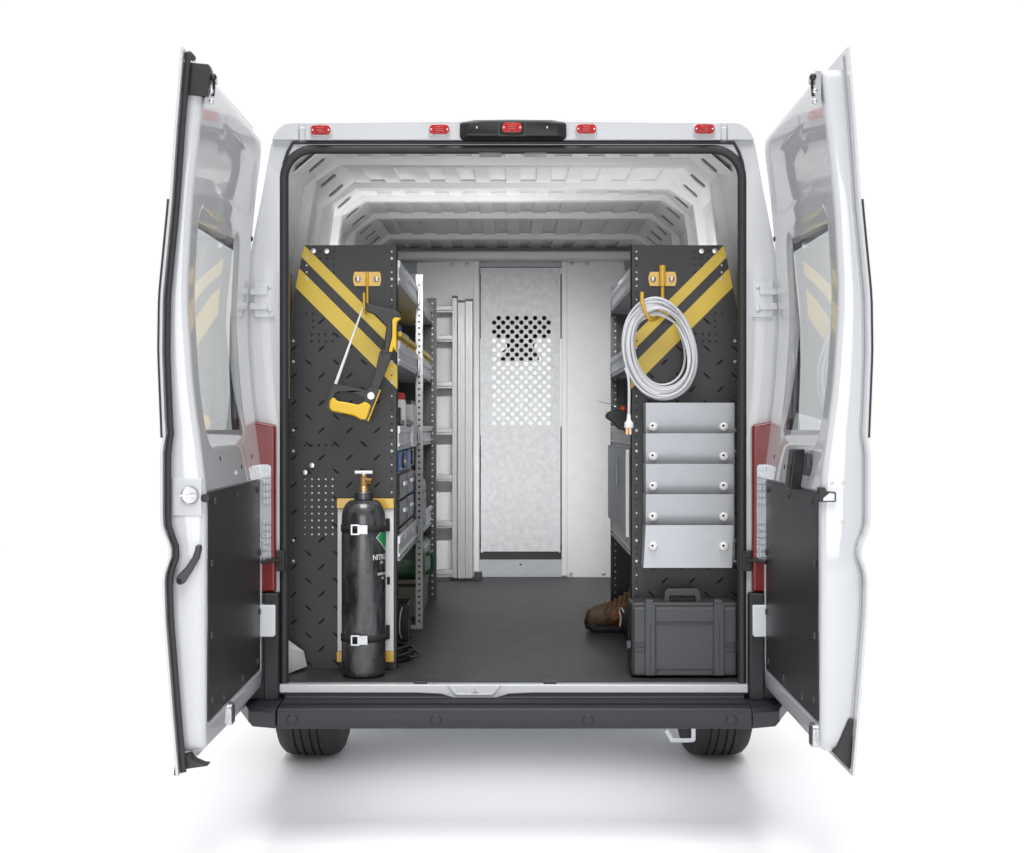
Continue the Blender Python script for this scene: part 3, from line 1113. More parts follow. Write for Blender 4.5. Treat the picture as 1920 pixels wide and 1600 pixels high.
        h = [fp(*p) for p in ((1591, 1346), (1607, 1346), (1609, 1352), (1598, 1436), (1592, 1443), (1560, 1410), (1568, 1400))]
        m.prism([(p.x, p.z) for p in h], ye - 0.012, ye + 0.03, 'xz')
        h = [fp(*p) for p in ((1599, 1348), (1608, 1349), (1599, 1440), (1590, 1440))]
        m.prism([(p.x, p.z) for p in h], ye - 0.024, ye - 0.008, 'xz')
        m.build('corner_buffer', 'rubber', door, bevel=0.005)
        m = MB()
        h = [fp(*p) for p in ((1535, 914), (1546, 914), (1548, 921), (1566, 923), (1566, 941), (1535, 941))]
        m.prism([(p.x, p.z) for p in h], ye - 0.010, ye + 0.02, 'xz')
        h = [fp(*p) for p in ((1541, 934), (1553, 924), (1563, 925), (1563, 939), (1541, 939))]
        m.prism([(p.x, p.z) for p in h], ye - 0.014, ye - 0.008, 'xz', 1)
        m.build('door_latch', ['black', 'zinc'], door, bevel=0.002)
        for p in ((1560, 906), (1581, 906), (1579, 979)):
            m = MB()
            c = fp(*p)
            m.dome((c.x, ye + 0.001, c.z), (0, -1, 0), 0.006, 0.002, 8)
            m.build('edge_rivet', 'dot', door)
        # pull handle on the inner face
        m = MB()
        xi = 0.832
        a0, b0 = (0.685, 1.335), (0.60, 1.215)
        pts = [(-0.705, 1.335), (-0.635, 1.335), (-0.575, 1.215), (-0.645, 1.215)]
        m.prism([(-0.012 - 0.545 - 0.10 + p[0] + 0.70, p[1]) for p in pts], sx * (xi - 0.022), sx * (xi + 0.012), 'yz')
        hd = m.build('pull_handle', 'black', door, bevel=0.006)
        m = MB()
        m.prism([(-0.012 - 0.545 - 0.10 + p[0] + 0.70, p[1]) for p in ((-0.672, 1.29), (-0.628, 1.29), (-0.597, 1.228), (-0.640, 1.228))], sx * (xi - 0.025), sx * (xi - 0.019), 'yz')
        m.build('handle_insert', 'plastic', hd, bevel=0.002)
        m = MB()
        m.prism([(-0.735, 1.325), (-0.705, 1.325), (-0.69, 1.30), (-0.685, 1.26), (-0.715, 1.26), (-0.735, 1.28)], sx * (xi - 0.002), sx * (xi + 0.012), 'yz')
        m.build('access_slot', 'plastic', door, bevel=0.003)
    return door


make_door(-1, 'left door with a black lever on its edge')
make_door(1, 'right door with a black pull handle')

# ------------------------------------------------------------------ bulkhead with sliding door
YB = 2.985
bk = thing('bulkhead', 'pale steel bulkhead with a perforated sliding door across the front of the cargo bay', 'bulkhead', (0.04, YB, 0.53))
sB = sc(YB)
b = MB()
full = [(-0.92, 0.531), (0.92, 0.531)] + [(x, z) for x, z in reversed(IP[:-1])] + [(-x, z) for x, z in IP[:-1]]
hole = pz([(897, 1087), (1054, 1087), (1054, 500), (897, 500)], YB)
hole = [(x, max(z, 0.5325)) for x, z in hole]
b.prism(full, YB + 0.035, YB + 0.05, 'xz', 0, [hole])
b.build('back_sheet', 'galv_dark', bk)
b = MB()
b.prism(pz([(668, 1084), (899, 1084), (899, 489), (782, 492), (781, 513), (706, 520), (678, 700)], YB), YB, YB + 0.03, 'xz')
b.box(P(888, 0, YB).x, P(898, 0, YB).x, YB - 0.022, YB + 0.0, 0.54, 2.356)
for px in (848, 876):
    c = P(px, 497, YB)
    b.dome((c.x, YB, c.z), (0, -1, 0), 0.012, 0.006, 10, 1)
wl = b.build('wing_panel', ['wing', 'zinc'], bk, bevel=0.004)
b = MB()
b.prism(pz([(1053, 1084), (1256, 1084), (1246, 700), (1218, 520), (1172, 508), (1170, 491), (1053, 487)], YB), YB, YB + 0.03, 'xz')
b.box(P(1053, 0, YB).x, P(1063, 0, YB).x, YB - 0.02, YB + 0.0, 0.54, 2.36)
for px, py in ((1072, 494), (1101, 495), (1070, 1077), (1132, 1076)):
    c = P(px, py, YB)
    b.dome((c.x, YB, c.z), (0, -1, 0), 0.012, 0.006, 10, 1)
b.build('wing_panel', ['wing', 'zinc'], bk, bevel=0.004)
b = MB()
b.prism(pz([(880, 500), (1060, 500), (1060, 479), (880, 479)], YB), YB + 0.012, YB + 0.04, 'xz')
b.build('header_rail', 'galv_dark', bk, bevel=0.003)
for px in (908, 1044):
    b = MB()
    c = P(px, 487.5, YB)
    b.box(c.x - 0.026, c.x + 0.026, YB - 0.004, YB + 0.016, c.z - 0.011, c.z + 0.011)
    b.build('roller_bracket', 'plastic', bk, bevel=0.004)
# door leaf with real holes
yd = YB + 0.02
b = MB()
W = lambda px, py: P(px, py, YB)
pitch_x, pitch_y = 17.1, 8.6
x_l, x_r = 901.5, 1051
px0 = 926.4
row0 = 596.0
nrow = 24
top, bot = 502.5, 1036.5


def rect(xa, ya, xb, yb, m=0):
    p0, p1 = W(xa, yb), W(xb, ya)
    b.add([(p0.x, yd, p0.z), (p1.x, yd, p0.z), (p1.x, yd, p1.z), (p0.x, yd, p1.z)], [(0, 1, 2, 3)], m)


rect(x_l, top, x_r, row0 - pitch_y / 2)
rect(x_l, row0 + (nrow - 0.5) * pitch_y, x_r, bot)
rad = 4.25 / sB
for r_ in range(nrow):
    cy = row0 + r_ * pitch_y
    odd = r_ % 2 == 1
    xs_ = [px0 + k * pitch_x for k in range(7)] if odd else [px0 + pitch_x * (k + 0.5) for k in range(6)]
    rect(x_l, cy - pitch_y / 2, xs_[0] - pitch_x / 2, cy + pitch_y / 2)
    rect(xs_[-1] + pitch_x / 2, cy - pitch_y / 2, x_r, cy + pitch_y / 2)
    for cx in xs_:
        c = W(cx, cy)
        hw, hh = pitch_x / 2 / sB, pitch_y / 2 / sB
        vs, fs = [], []
        N = 16
        for k in range(N):
            a = 2 * math.pi * (k + 0.5) / N
            ca, sa = math.cos(a), math.sin(a)
            t = min(hw / abs(ca) if abs(ca) > 1e-6 else 9, hh / abs(sa) if abs(sa) > 1e-6 else 9)
            vs.append((c.x + ca * t, yd, c.z + sa * t))
        # exact corners of the cell
        vs2 = []
        for k in range(N):
            a = 2 * math.pi * (k + 0.5) / N
            vs2.append((c.x + rad * math.cos(a), yd, c.z + rad * math.sin(a)))
        vs3 = [(x, yd + 0.003, z) for x, y, z in vs2]
        o0 = vs + vs2 + vs3
        for k in range(N):
            k2 = (k + 1) % N
            fs.append((k, k2, N + k2, N + k))
            fs.append((N + k, N + k2, 2 * N + k2, 2 * N + k))
        # corner triangles
        co = [(c.x + sx_ * hw, yd, c.z + sz_ * hh) for sx_, sz_ in ((1, 1), (-1, 1), (-1, -1), (1, -1))]
        for q, (cxx, cyy, czz) in enumerate(co):
            best = None
            for k in range(N):
                k2 = (k + 1) % N
                p1, p2 = vs[k], vs[k2]
                on_side1 = abs(abs(p1[0] - c.x) - hw) < 1e-9
                on_side2 = abs(abs(p2[0] - c.x) - hw) < 1e-9
                if on_side1 != on_side2 and (p1[0] - c.x) * (cxx - c.x) > -1e-9 and (p1[2] - c.z) * (czz - c.z) > -1e-9 and (p2[0] - c.x) * (cxx - c.x) > -1e-9 and (p2[2] - c.z) * (czz - c.z) > -1e-9:
                    best = (k, k2)
            if best:
                o0.append((cxx, cyy, czz))
                fs.append((best[0], best[1], len(o0) - 1))
        b.add(o0, fs)
# pressed edges of the leaf
p0, p1 = W(x_l, bot), W(x_r, top)
b.box(p0.x, p0.x + 0.012, yd - 0.012, yd - 0.0005, p0.z, p1.z)
b.box(p1.x - 0.01, p1.x, yd - 0.012, yd - 0.0005, p0.z, p1.z)
b.build('sliding_door', 'galv', bk, smooth=1)
b = MB()
for a, bb in (((896.5, 500), (900.5, 1050)), ((897, 498), (1054, 501.5))):
    pa, pb = W(*a), W(*bb)
    b.box(pa.x, pb.x, YB + 0.022, YB + 0.028, pb.z, pa.z)
pa, pb = W(899, 1035), W(1053, 1050)
b.box(pa.x, pb.x, YB + 0.019, YB + 0.045, pb.z, pa.z)
b.build('door_gap_seal', 'black', bk)
b = MB()
pa, pb = W(899, 1050), W(1054, 1075)
b.box(pa.x, pb.x, YB + 0.006, YB + 0.04, pb.z, pa.z)
pa, pb = W(899, 1074), W(1054, 1086)
b.box(pa.x, pb.x, YB - 0.012, YB + 0.03, 0.5315, pa.z)
c = W(976, 1059)
b.dome((c.x, YB + 0.006, c.z), (0, -1, 0), 0.006, 0.003, 8, 1)
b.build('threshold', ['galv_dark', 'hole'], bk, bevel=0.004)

# ------------------------------------------------------------------ ladder
YL = 2.86
ld = thing('ladder', 'folded aluminium ladder standing upright against the bulkhead', 'ladder', (P(850, 0, YL).x, YL, 0.53))


def rail(px0_, px1, t, bt, y0, y1, foot=True):
    m = MB()
    xa, xb = P(px0_, 0, YL).x, P(px1, 0, YL).x
    zt_, zb_ = P(0, t, YL).z, max(P(0, bt, YL).z, 0.545)
    m.box(xa, xb, y0, y1, zb_, zt_ - 0.012)
    nrib = max(1, int((px1 - px0_) / 4))
    for i in range(nrib + 1):
        xc = xa + (xb - xa) * i / nrib
        m.box(max(xa, xc - 0.0022) - 0.0005, min(xb, xc + 0.0022) + 0.0005, y0 - 0.006, y0 - 0.0002, zb_, zt_ - 0.013)
    r_ = m.build('rail', 'alu', ld, bevel=0.0015)
    m = MB()
    m.box(xa - 0.001, xb + 0.001, y0 - 0.008, y1 + 0.002, zt_ - 0.012, zt_)
    m.build('rail_cap', 'black', r_, bevel=0.002)
    m = MB()
    m.box(xa - 0.001, xb + 0.001, y0 - 0.01, y1 + 0.002, 0.531, zb_)
    m.build('foot', 'black', r_, bevel=0.003)


rail(848.5, 857.5, 556, 1088, YL - 0.03, YL + 0.04)
rail(859, 872.5, 565, 1092, YL - 0.045, YL + 0.03)
rail(873, 886.5, 562, 1090, YL - 0.040, YL + 0.03)
xa = P(700, 0, YL).x
m = MB()
m.box(xa - 0.03, xa, YL - 0.03, YL + 0.04, 0.54, 2.10)
m.build('rail', 'alu', ld, bevel=0.002)
for py in (581, 636, 723, 810, 897, 984, 1075):
    m = MB()
    z = P(0, py, YL).z
    m.box(xa, P(849, 0, YL).x, YL - 0.028, YL + 0.036, z - 0.006, z + 0.020)
    m.box(xa, P(849, 0, YL).x, YL - 0.022, YL + 0.036, z - 0.018, z - 0.006)
    m.build('rung', 'alu', ld, bevel=0.003)
c = P(893, 1090, YL)
b = MB()
b.box(P(889, 0, YL).x, P(904, 0, YL).x, YL - 0.02, YL + 0.03, 0.531, 0.575)
b.build('wall_clamp', 'plastic', ld, bevel=0.003)

# ------------------------------------------------------------------ shelving units
YP = 0.22
sP = sc(YP)
MIR = 1926.0   # pixel mirror of the left end panel gives the right one


def shelf_unit(sx, far_y, label):
    mx = (lambda x: x) if sx < 0 else (lambda x: MIR - x + 2)
    un = thing('shelving_unit', label, 'shelving', (sx * 0.62, YP, 0.53))
    pan = [(570, 460), (745, 460), (745, 1255), (562, 1255), (541, 1226), (541, 605)]
    m = MB()
    m.prism(pz([(mx(a), c_) for a, c_ in pan], YP), YP, YP + 0.004, 'xz', 0)
    xe = P(mx(745), 0, YP).x
    m.box(*sorted((xe, xe + sx * 0.003)), YP, YP + 0.03, 0.532, 2.05)
    # raised tread marks
    def mark(px, py, d):
        c_ = P(mx(px), py, YP)
        ang = R(42) * d * (-1 if sx > 0 else 1)
        L, w_ = 0.0190, 0.0036
        ca, sa = math.cos(ang), math.sin(ang)
        pts = [(-L, 0), (-L * 0.35, -w_), (L * 0.35, -w_), (L, 0), (L * 0.35, w_), (-L * 0.35, w_)]
        base = [(c_.x + u * ca - w * sa, YP - 0.0002, c_.z + u * sa + w * ca) for u, w in pts]
        topp = [(c_.x + (u * ca - w * sa) * 0.6, YP - 0.0016, c_.z + (u * sa + w * ca) * 0.6) for u, w in pts]
        m.add(base + topp, [(i, (i + 1) % 6, 6 + (i + 1) % 6, 6 + i) for i in range(6)] + [tuple(range(6, 12))], 1)

    def free(px, py):
        if px < 572 - 0.2 * (py - 460) + 12 or px > 722:
            return False
        if py < px - 15 + 8 and py < 740:
            return False
        if py < 600:
            return False
        if 575 < px < 630 and (890 < py < 1008 or 610 < py < 648):
            return False
        return True
    for r_ in range(-2, 24):
        for k in range(-1, 4):
            py = 679 + 51.2 * r_
            px = 578 + 52 * k
            if py < 1245 and free(px, py):
                mark(px, py, -1)
            px, py = 603 + 52 * k, 704.5 + 51.2 * r_
            if py < 1245 and free(px, py):
                mark(px, py, 1)
    # stripes
    for st in ([(571, 460.5), (745, 634), (745, 662), (565.5, 482.5)], [(561.3, 503.3), (745, 687), (745, 730), (554.2, 539.2)]):
        m.prism(pz([(mx(a), c_) for a, c_ in st], YP), YP - 0.0012, YP - 0.0002, 'xz', 2)
    # zinc bolts, pale hole-light dots and dark punched dots
    def dot(px, py, r_=2.0, mi=3, h=0.0012):
        c_ = P(mx(px), py, YP)
        m.dome((c_.x, YP - 0.0013, c_.z), (0, -1, 0), r_ / sP, h, 8, mi)
    py = 472
    i = 0
    while py < 1240:
        bolt = min(abs(py - q) for q in (485, 524, 679, 717, 807, 846, 1013, 1052)) < 6.5
        dot(734.5, py, 3.0 if bolt else 1.7, 3 if (bolt or i % 7 in (0, 3, 5)) else 4, 0.003 if bolt else 0.0006)
        if py > 610 and py < 1230:
            bolt2 = min(abs(py - q) for q in (640, 679, 807, 846, 1013, 1052)) < 6.5
            dot(550, py, 3.0 if bolt2 else 1.4, 3 if bolt2 else 4, 0.003 if bolt2 else 0.0006)
        if 480 < py < 530:
            dot(575, py, 2.0 if py < 520 else 2.6)
        i += 1
        py += 12.9
    for r_ in range(9):  # light seen through punched holes, put in as pale domes
        for k in range(5):
            dot(572 + 12.9 * k, 899 + 12.9 * r_, 1.2 if k == 0 else 2.0, 3)
    for k in range(5):
        dot(572 + 12.9 * k, 835, 2.2, 4)
        if k:
            dot(572 + 12.9 * k, 640, 2.0, 4)
            dot(572 + 12.9 * k, 627, 2.0, 4)
        dot(572 + 12.9 * k, 873, 1.3, 4)
    for a in ((626, 485), (613, 485), (600, 485), (626, 498), (613, 498), (626, 511), (600, 472), (626, 472), (587, 588), (587, 601), (574, 588), (587, 614)):
        dot(a[0], a[1], 1.8, 4)
    ep = m.build('end_panel', ['panel', 'tread', 'yellow', 'dot', 'hole'], un, smooth=30)
    bolts = [(588, 471), (613, 471.5)] + ([(585, 873), (572, 886)] if sx < 0 else [])
    for a, c_ in bolts:
        mm = MB()
        q = P(mx(a), c_, YP)
        mm.lathe([(5.8 / sP, 0), (5.8 / sP, 0.003), (4.6 / sP, 0.006), (0.001, 0.007)], (q.x, YP - 0.0014, q.z), (0, -1, 0), 16)
        mm.build('bolt', 'zinc', ep)
    # far end panel
    xa_, xb_ = (-0.80, -0.385) if sx < 0 else (0.441, 0.82)
    m = MB()
    m.box(xa_, xb_, far_y, far_y + 0.004, 0.532, 2.045)
    xi = xb_ if sx < 0 else xa_
    m.box(*sorted((xi, xi + sx * 0.028)), far_y - 0.014, far_y - 0.001, 0.532, 2.045)
    py = 0.56
    while py < 2.03:
        m.dome((xi + sx * 0.020, far_y - 0.0142, py), (0, -1, 0), 0.0045, 0.002, 6, 1)
        py += 0.031
    m.build('end_panel', ['panel', 'dot'], un)
    # shelves: tray with a tall profiled lip
    lx = 0.405 if sx < 0 else 0.437
    for zs in (1.91, 1.62, 1.315, 0.918):
        m = MB()
        xl, xw = sx * lx, sx * 0.80
        t = 0.006
        pr = [(0, 0), (0.008, 0.002), (0.008, 0.012), (0.002, 0.016), (0.0, 0.020), (0.006, 0.026), (0.006, 0.058), (0.0, 0.064), (0.0, 0.084), (0.004, 0.087), (0.012, 0.087), (0.012, 0.004), (0.33, 0.004), (0.33, 0.0)]
        pp = [(xl + sx * (u if True else 0), zs + w) for u, w in pr]
        m.loft([[(x, y, z) for x, z in pp] for y in (YP + 0.008, far_y - 0.016)])
        sh = m.build('shelf', 'silver', un, bevel=0.0008)
    m = MB()
    m.box(sx * 0.742 - 0.002, sx * 0.742 + 0.002, YP + 0.01, far_y - 0.01, 0.60, 2.03)
    m.build('back_panel', 'panel', un)
    if sx < 0:
        # bright punched upright half way along
        m = MB()
        ym = 1.11
        xa_, xb_ = P(779.5, 0, ym).x, P(792.5, 0, ym).x
        m.box(xa_, xb_, ym, ym + 0.003, 0.535, 2.052)
        m.box(xb_ - 0.003, xb_, ym + 0.0, ym + 0.03, 0.535, 2.052)
        m.box(xa_ - 0.05, xb_, ym, ym + 0.03, 0.5315, 0.545)
        z = 0.565
        while z < 2.03:
            m.dome(((xa_ + xb_) / 2, ym - 0.0002, z), (0, -1, 0), 0.0058, 0.0006, 8, 1)
            z += 0.0262
        m.build('upright', ['upright', 'panel'], un, bevel=0.0008)
        for zs in (1.91, 1.62, 1.315, 0.918):
            m = MB()
            m.box(-0.404, -0.398, ym - 0.05, ym - 0.015, zs + 0.012, zs + 0.07)
            m.build('shelf_bracket', 'galv_dark', un, bevel=0.002)
    return un


shelf_unit(-1, 2.04, 'long charcoal shelving unit with yellow stripes carrying the hacksaw and the gas bottle')
shelf_unit(1, 1.40, 'shorter charcoal shelving unit with yellow stripes carrying the coiled cable and file pockets')

# ------------------------------------------------------------------ hooks
def hook(px, label, left):
    y = YP - 0.002
    c = P(px, 523, y)
    h = thing('wall_hook', label, 'hook', (c.x, y, c.z), 'yellow hooks bolted to the shelf end panels')
    m = MB()
    x0, x1 = P(px - 26.5, 0, y).x, P(px + 26.5, 0, y).x
    z0, z1 = P(0, 537, y).z, P(0, 510, y).z
    r = (x1 - x0) / 2
    pts = []
    for i in range(9):
        t = i / 8
        pts.append((x1 - 0.006 * (2 * t - 1) ** 2, z0 + (z1 - z0) * t))
    for i in range(9):
        t = 1 - i / 8
        pts.append((x0 + 0.006 * (2 * t - 1) ** 2, z0 + (z1 - z0) * t))
    m.prism(pts, y - 0.004, y, 'xz')
    m.build('mounting_plate', 'yellow_paint', h, bevel=0.001)
    m = MB()
    if left:
        m.cyl(P(px, 537, y - 0.004), P(px, 510, y - 0.004), 0.006)
        m.tube(spline([P(px, 520, y - 0.006), P(px + 0.3, 560, y - 0.008), P(px, 578, y - 0.02), P(px - 3, 588, y - 0.055), P(px - 5.5, 580, y - 0.095), P(px - 6.2, 549, y - 0.11)], 6), 0.0042, 8)
    else:
        m.cyl(P(px, 537, y - 0.012), P(px, 498, y - 0.012), 0.0118, 16)
        m.tube(spline([P(px, 520, y - 0.012), P(px, 562, y - 0.014), P(px - 2, 585, y - 0.03), P(px - 14, 599, y - 0.07), P(px - 25, 597, y - 0.10), P(px - 34, 580, y - 0.115), P(px - 38, 565, y - 0.12), P(px - 38, 548, y - 0.12)], 6), 0.0068, 10)
    m.build('hook_rod', 'yellow_paint', h)
    for dx in (-17.5, 17.5):
        m = MB()
        q = P(px + dx, 524, y - 0.004)
        m.lathe([(0.0098, 0), (0.0098, 0.003), (0.007, 0.006), (0.001, 0.007)], (q.x, q.y, q.z), (0, -1, 0), 14)
        m.build('bolt', 'zinc', h)


hook(688.5, 'thin yellow hook on the left end panel holding the hacksaw', True)
hook(1242, 'thick yellow hook on the right end panel holding the white cable', False)

# ------------------------------------------------------------------ hacksaw
ys = YP - 0.075
saw = thing('hacksaw', 'hacksaw with yellow handle and black frame hanging from the thin hook', 'hacksaw', P(665, 790, ys))
za = lambda a, b_: (520 + a / 6.667, 440 + b_ / 6.667)
zc2 = lambda a, b_: (520 + a / 6.154, 660 + b_ / 6.154)
sw = lambda pl: pz(pl, ys)
m = MB()
m.prism(sw([za(1065, 900), za(1082, 908), zc2(690, 375), zc2(655, 370)]), ys - 0.004, ys + 0.004, 'xz')
m.build('blade', 'white_bracket', saw, bevel=0.001)
m = MB()
m.prism(sw([za(1108, 850), za(1200, 885), za(1480, 950), za(1545, 985), za(1545, 1042), za(1470, 1038), za(1442, 1060), za(1436, 1290), za(1392, 1480), zc2(1215, 40), zc2(1190, -10), za(1335, 1440), za(1345, 1310), za(1366, 1150), za(1230, 1008), za(1120, 965), za(1075, 930)]), ys - 0.010, ys + 0.010, 'xz')
m.build('front_arm', 'black', saw, bevel=0.004)
m = MB()
m.prism(sw([zc2(1185, -10), zc2(1318, -10), zc2(1325, 40), zc2(1235, 270), zc2(1170, 440), zc2(1080, 405), zc2(1140, 190)]), ys - 0.008, ys + 0.008, 'xz')
m.build('spine', 'panel', saw, bevel=0.003)
m = MB()
m.prism(sw([za(1440, 1065), za(1470, 1038), za(1555, 1048), za(1500, 1092), za(1492, 1160), za(1490, 1440), za(1470, 1445), za(1455, 1410), za(1440, 1475), za(1395, 1470), za(1440, 1280)]), ys - 0.016, ys + 0.012, 'xz')
m.build('front_grip', 'yellow_plastic', saw, bevel=0.004)
m = MB()
outl = [zc2(*p) for p in ((638, 392), (680, 378), (820, 398), (1045, 445), (1075, 400), (1190, 432), (1192, 450), (1050, 800), (1010, 790), (880, 738), (640, 700), (545, 638), (575, 625), (590, 540))]
hl = [zc2(*p) for p in ((655, 512), (672, 480), (705, 458), (790, 455), (920, 486), (1000, 520), (1015, 560), (975, 600), (900, 600), (730, 575), (672, 545))]
m.prism(sw(outl), ys - 0.013, ys + 0.013, 'xz', 0, [sw(hl)])
m.build('handle_frame', 'black', saw, bevel=0.003)
m = MB()
m.prism(sw([zc2(*p) for p in ((600, 650), (612, 560), (648, 522), (672, 540), (695, 568), (800, 582), (940, 612), (985, 590), (1010, 572), (1085, 612), (1078, 652), (1032, 790), (970, 784), (880, 738), (760, 712), (640, 692))]), ys - 0.020, ys + 0.018, 'xz')
m.build('grip', 'yellow_plastic', saw, bevel=0.007, segs=3)
m = MB()
m.prism(sw([zc2(1188, 436), zc2(1196, 445), zc2(1055, 802), zc2(1042, 798)]), ys - 0.015, ys + 0.010, 'xz')
m.build('grip_edge', 'yellow_plastic', saw, bevel=0.001)
m = MB()
c = P(*zc2(1082, 510), ys - 0.013)
m.lathe([(0.0148, 0), (0.0148, 0.007), (0.012, 0.010), (0.001, 0.0105)], c, (0, -1, 0), 20)
m.build('tension_knob', 'zinc', saw)

# ------------------------------------------------------------------ gas bottle and its bracket
YC = 0.115
cx, Rb = (682 - CX) / sc(YC), 0.0768
br = thing('bottle_bracket', 'white bottle bracket with yellow ends behind the black gas bottle', 'bracket', (cx, YP, 0.62))
y = YP - 0.018
m = MB()
m.prism(pz([(633, 954), (738, 954), (738, 1221), (633, 1221)], y), y - 0.002, y + 0.012, 'xz', 0, [pz(l, y) for l in ([(725, 1082), (731, 1082), (731, 1097), (725, 1097)], [(724, 980), (731, 980), (731, 996), (724, 996)], [(724, 1183), (731, 1183), (731, 1199), (724, 1199)])])
m.build('back_plate', 'white_bracket', br, bevel=0.0015)
for ya, yb in ((935, 953.5), (1221.5, 1241)):
    m = MB()
    m.prism(pz([(632, ya), (739, ya), (739, yb), (632, yb)], y), y - 0.010, y + 0.014, 'xz')
    m.build('end_cap', 'yellow_paint', br, bevel=0.002)
for py in (993, 1200):
    zc = P(0, py, YC - Rb).z
    m = MB()
    ring = []
    for i in range(41):
        a = R(-100 + 200 * i / 40)
        ring.append((cx + (Rb + 0.003) * math.sin(a), YC - (Rb + 0.003) * math.cos(a), zc))
    ring = [(cx - Rb - 0.004, y, zc)] + ring + [(P(728, 0, y).x, y - 0.004, zc + 0.006)]
    hw = 0.0115
    vs = []
    for p in ring:
        vs += [(p[0], p[1], p[2] - hw), (p[0], p[1], p[2] + hw)]
    m.add(vs, [(2 * i, 2 * i + 1, 2 * i + 3, 2 * i + 2) for i in range(len(ring) - 1)])
    q = P(728, 0, y)
    m.box(q.x - 0.008, q.x + 0.006, y - 0.02, y - 0.002, zc - 0.006, zc + 0.026)
    st = m.build('strap', 'strap', br)
    md = st.modifiers.new('thick', 'SOLIDIFY')
    md.thickness = 0.003
    m = MB()
    xb = P(674.5, 0, YC - Rb).x
    yb_ = YC - Rb - 0.010
    m.prism(rrect(xb - 0.029, xb + 0.001, zc - 0.018, zc + 0.018, 0.003), yb_ - 0.004, yb_ + 0.003, 'xz', 0, [rrect(xb - 0.024, xb - 0.006, zc - 0.013, zc + 0.013, 0.002)])
    m.prism([(xb - 0.001, zc - 0.015), (xb + 0.008, zc - 0.006), (xb + 0.018, zc - 0.006), (xb + 0.028, zc - 0.017), (xb + 0.028, zc + 0.017), (xb + 0.018, zc + 0.006), (xb + 0.008, zc + 0.006), (xb - 0.001, zc + 0.015)], yb_ - 0.006, yb_ + 0.003, 'xz')
    m.box(xb - 0.003, xb + 0.026, yb_ - 0.001, yb_ + 0.005, zc - 0.015, zc + 0.015)
    m.build('buckle', 'chrome', st, bevel=0.001)

bt = thing('gas_cylinder', 'black steel nitrogen gas cylinder strapped upright to the left end panel', 'gas cylinder', (cx, YC, 0.53))
m = MB()
pr = [(0.001, 0.001), (0.066, 0.0), (0.0745, 0.008), (Rb, 0.02), (Rb, 0.545)]
for i in range(1, 9):
    a = R(90 * i / 8)
    pr.append((0.031 + (Rb - 0.031) * math.cos(a) ** 0.8, 0.545 + 0.068 * math.sin(a)))
pr += [(0.033, 0.616), (0.033, 0.638), (0.030, 0.642), (0.001, 0.642)]
m.lathe(pr, (cx, YC, 0.5305), (0, 0, 1), 56)
bo = m.build('bottle_body', 'bottle', bt, smooth=30)
m = MB()
m.lathe([(0.021, 0.640), (0.0215, 0.646), (0.0215, 0.654), (0.017, 0.656), (0.0145, 0.660), (0.0145, 0.690), (0.012, 0.694), (0.012, 0.702), (0.004, 0.702), (0.004, 0.708)], (cx, YC, 0.5305), (0, 0, 1), 20)
m.cyl((cx + 0.010, YC - 0.004, 1.210), (cx + 0.032, YC - 0.012, 1.210), 0.0105, 14)
m.build('valve', 'brass', bt)
m = MB()
m.cyl((cx - 0.031, YC, 1.2395), (cx + 0.031, YC, 1.2395), 0.0062, 12)
m.cyl((cx, YC, 1.232), (cx, YC, 1.242), 0.009, 12)
m.build('valve_key', 'reflector', bt, bevel=0.001)


def wrapped_text(txt, size, px_left, py_base, name, bold=0.0, condense=0.8):
    cu = bpy.data.curves.new('lettering_curve', 'FONT')
    cu.body = txt
    cu.size = size
    cu.offset = bold
    cu.resolution_u = 4
    ob = bpy.data.objects.new('lettering_curve', cu)
    C.objects.link(ob)
    dg = bpy.context.evaluated_depsgraph_get()
    me = bpy.data.meshes.new_from_object(ob.evaluated_get(dg))
    bpy.data.objects.remove(ob)
    bpy.data.curves.remove(cu)
    a0 = math.asin((px_left - 682) / 41.0)
    z0 = P(0, py_base, YC - 0.04).z
    m = MB()
    rr = Rb + 0.0008
    vs = []
    for v in me.vertices:
        a = a0 + v.co.x * condense / Rb
        vs.append((cx + rr * math.sin(a), YC - rr * math.cos(a), z0 + v.co.y))
    m.add(vs, [tuple(p.vertices) for p in me.polygons])
    bpy.data.meshes.remove(me)
    return m.build(name, 'white_ink', bt, recalc=False)


wrapped_text('NITROGEN', 0.0255, 702.5, 1049, 'lettering', 0.0004, 0.82)
wrapped_text('UN', 0.012, 715, 1056.5, 'lettering', 0.0003, 0.9)
wrapped_text('NITROGEN', 0.013, 710.5, 1078.5, 'lettering', 0.0003, 0.85)
wrapped_text('UN', 0.012, 717, 1086.5, 'lettering', 0.0003, 0.9)
for sc_, mm_, dr in ((1.0, 'white_ink', 0.0005), (0.93, 'green_label', 0.0010)):
    m = MB()
    zc = P(0, 1008, YC - 0.04).z
    ac = R(77)
    N = 14
    vs, fs = [], []
    h = 0.050 * sc_
    for i in range(N + 1):
        t = -1 + 2 * i / N
        a = ac + t * h / Rb
        w_ = h * (1 - abs(t))
        for s_ in (-1, 1):
            vs.append((cx + (Rb + dr) * math.sin(a), YC - (Rb + dr) * math.cos(a), zc + s_ * w_ * 0.92))
    fs = [(2 * i, 2 * i + 2, 2 * i + 3, 2 * i + 1) for i in range(N)]
    m.add(vs, fs)
    m.build('hazard_label' if sc_ < 1 else 'label_border', mm_, bt, recalc=False)

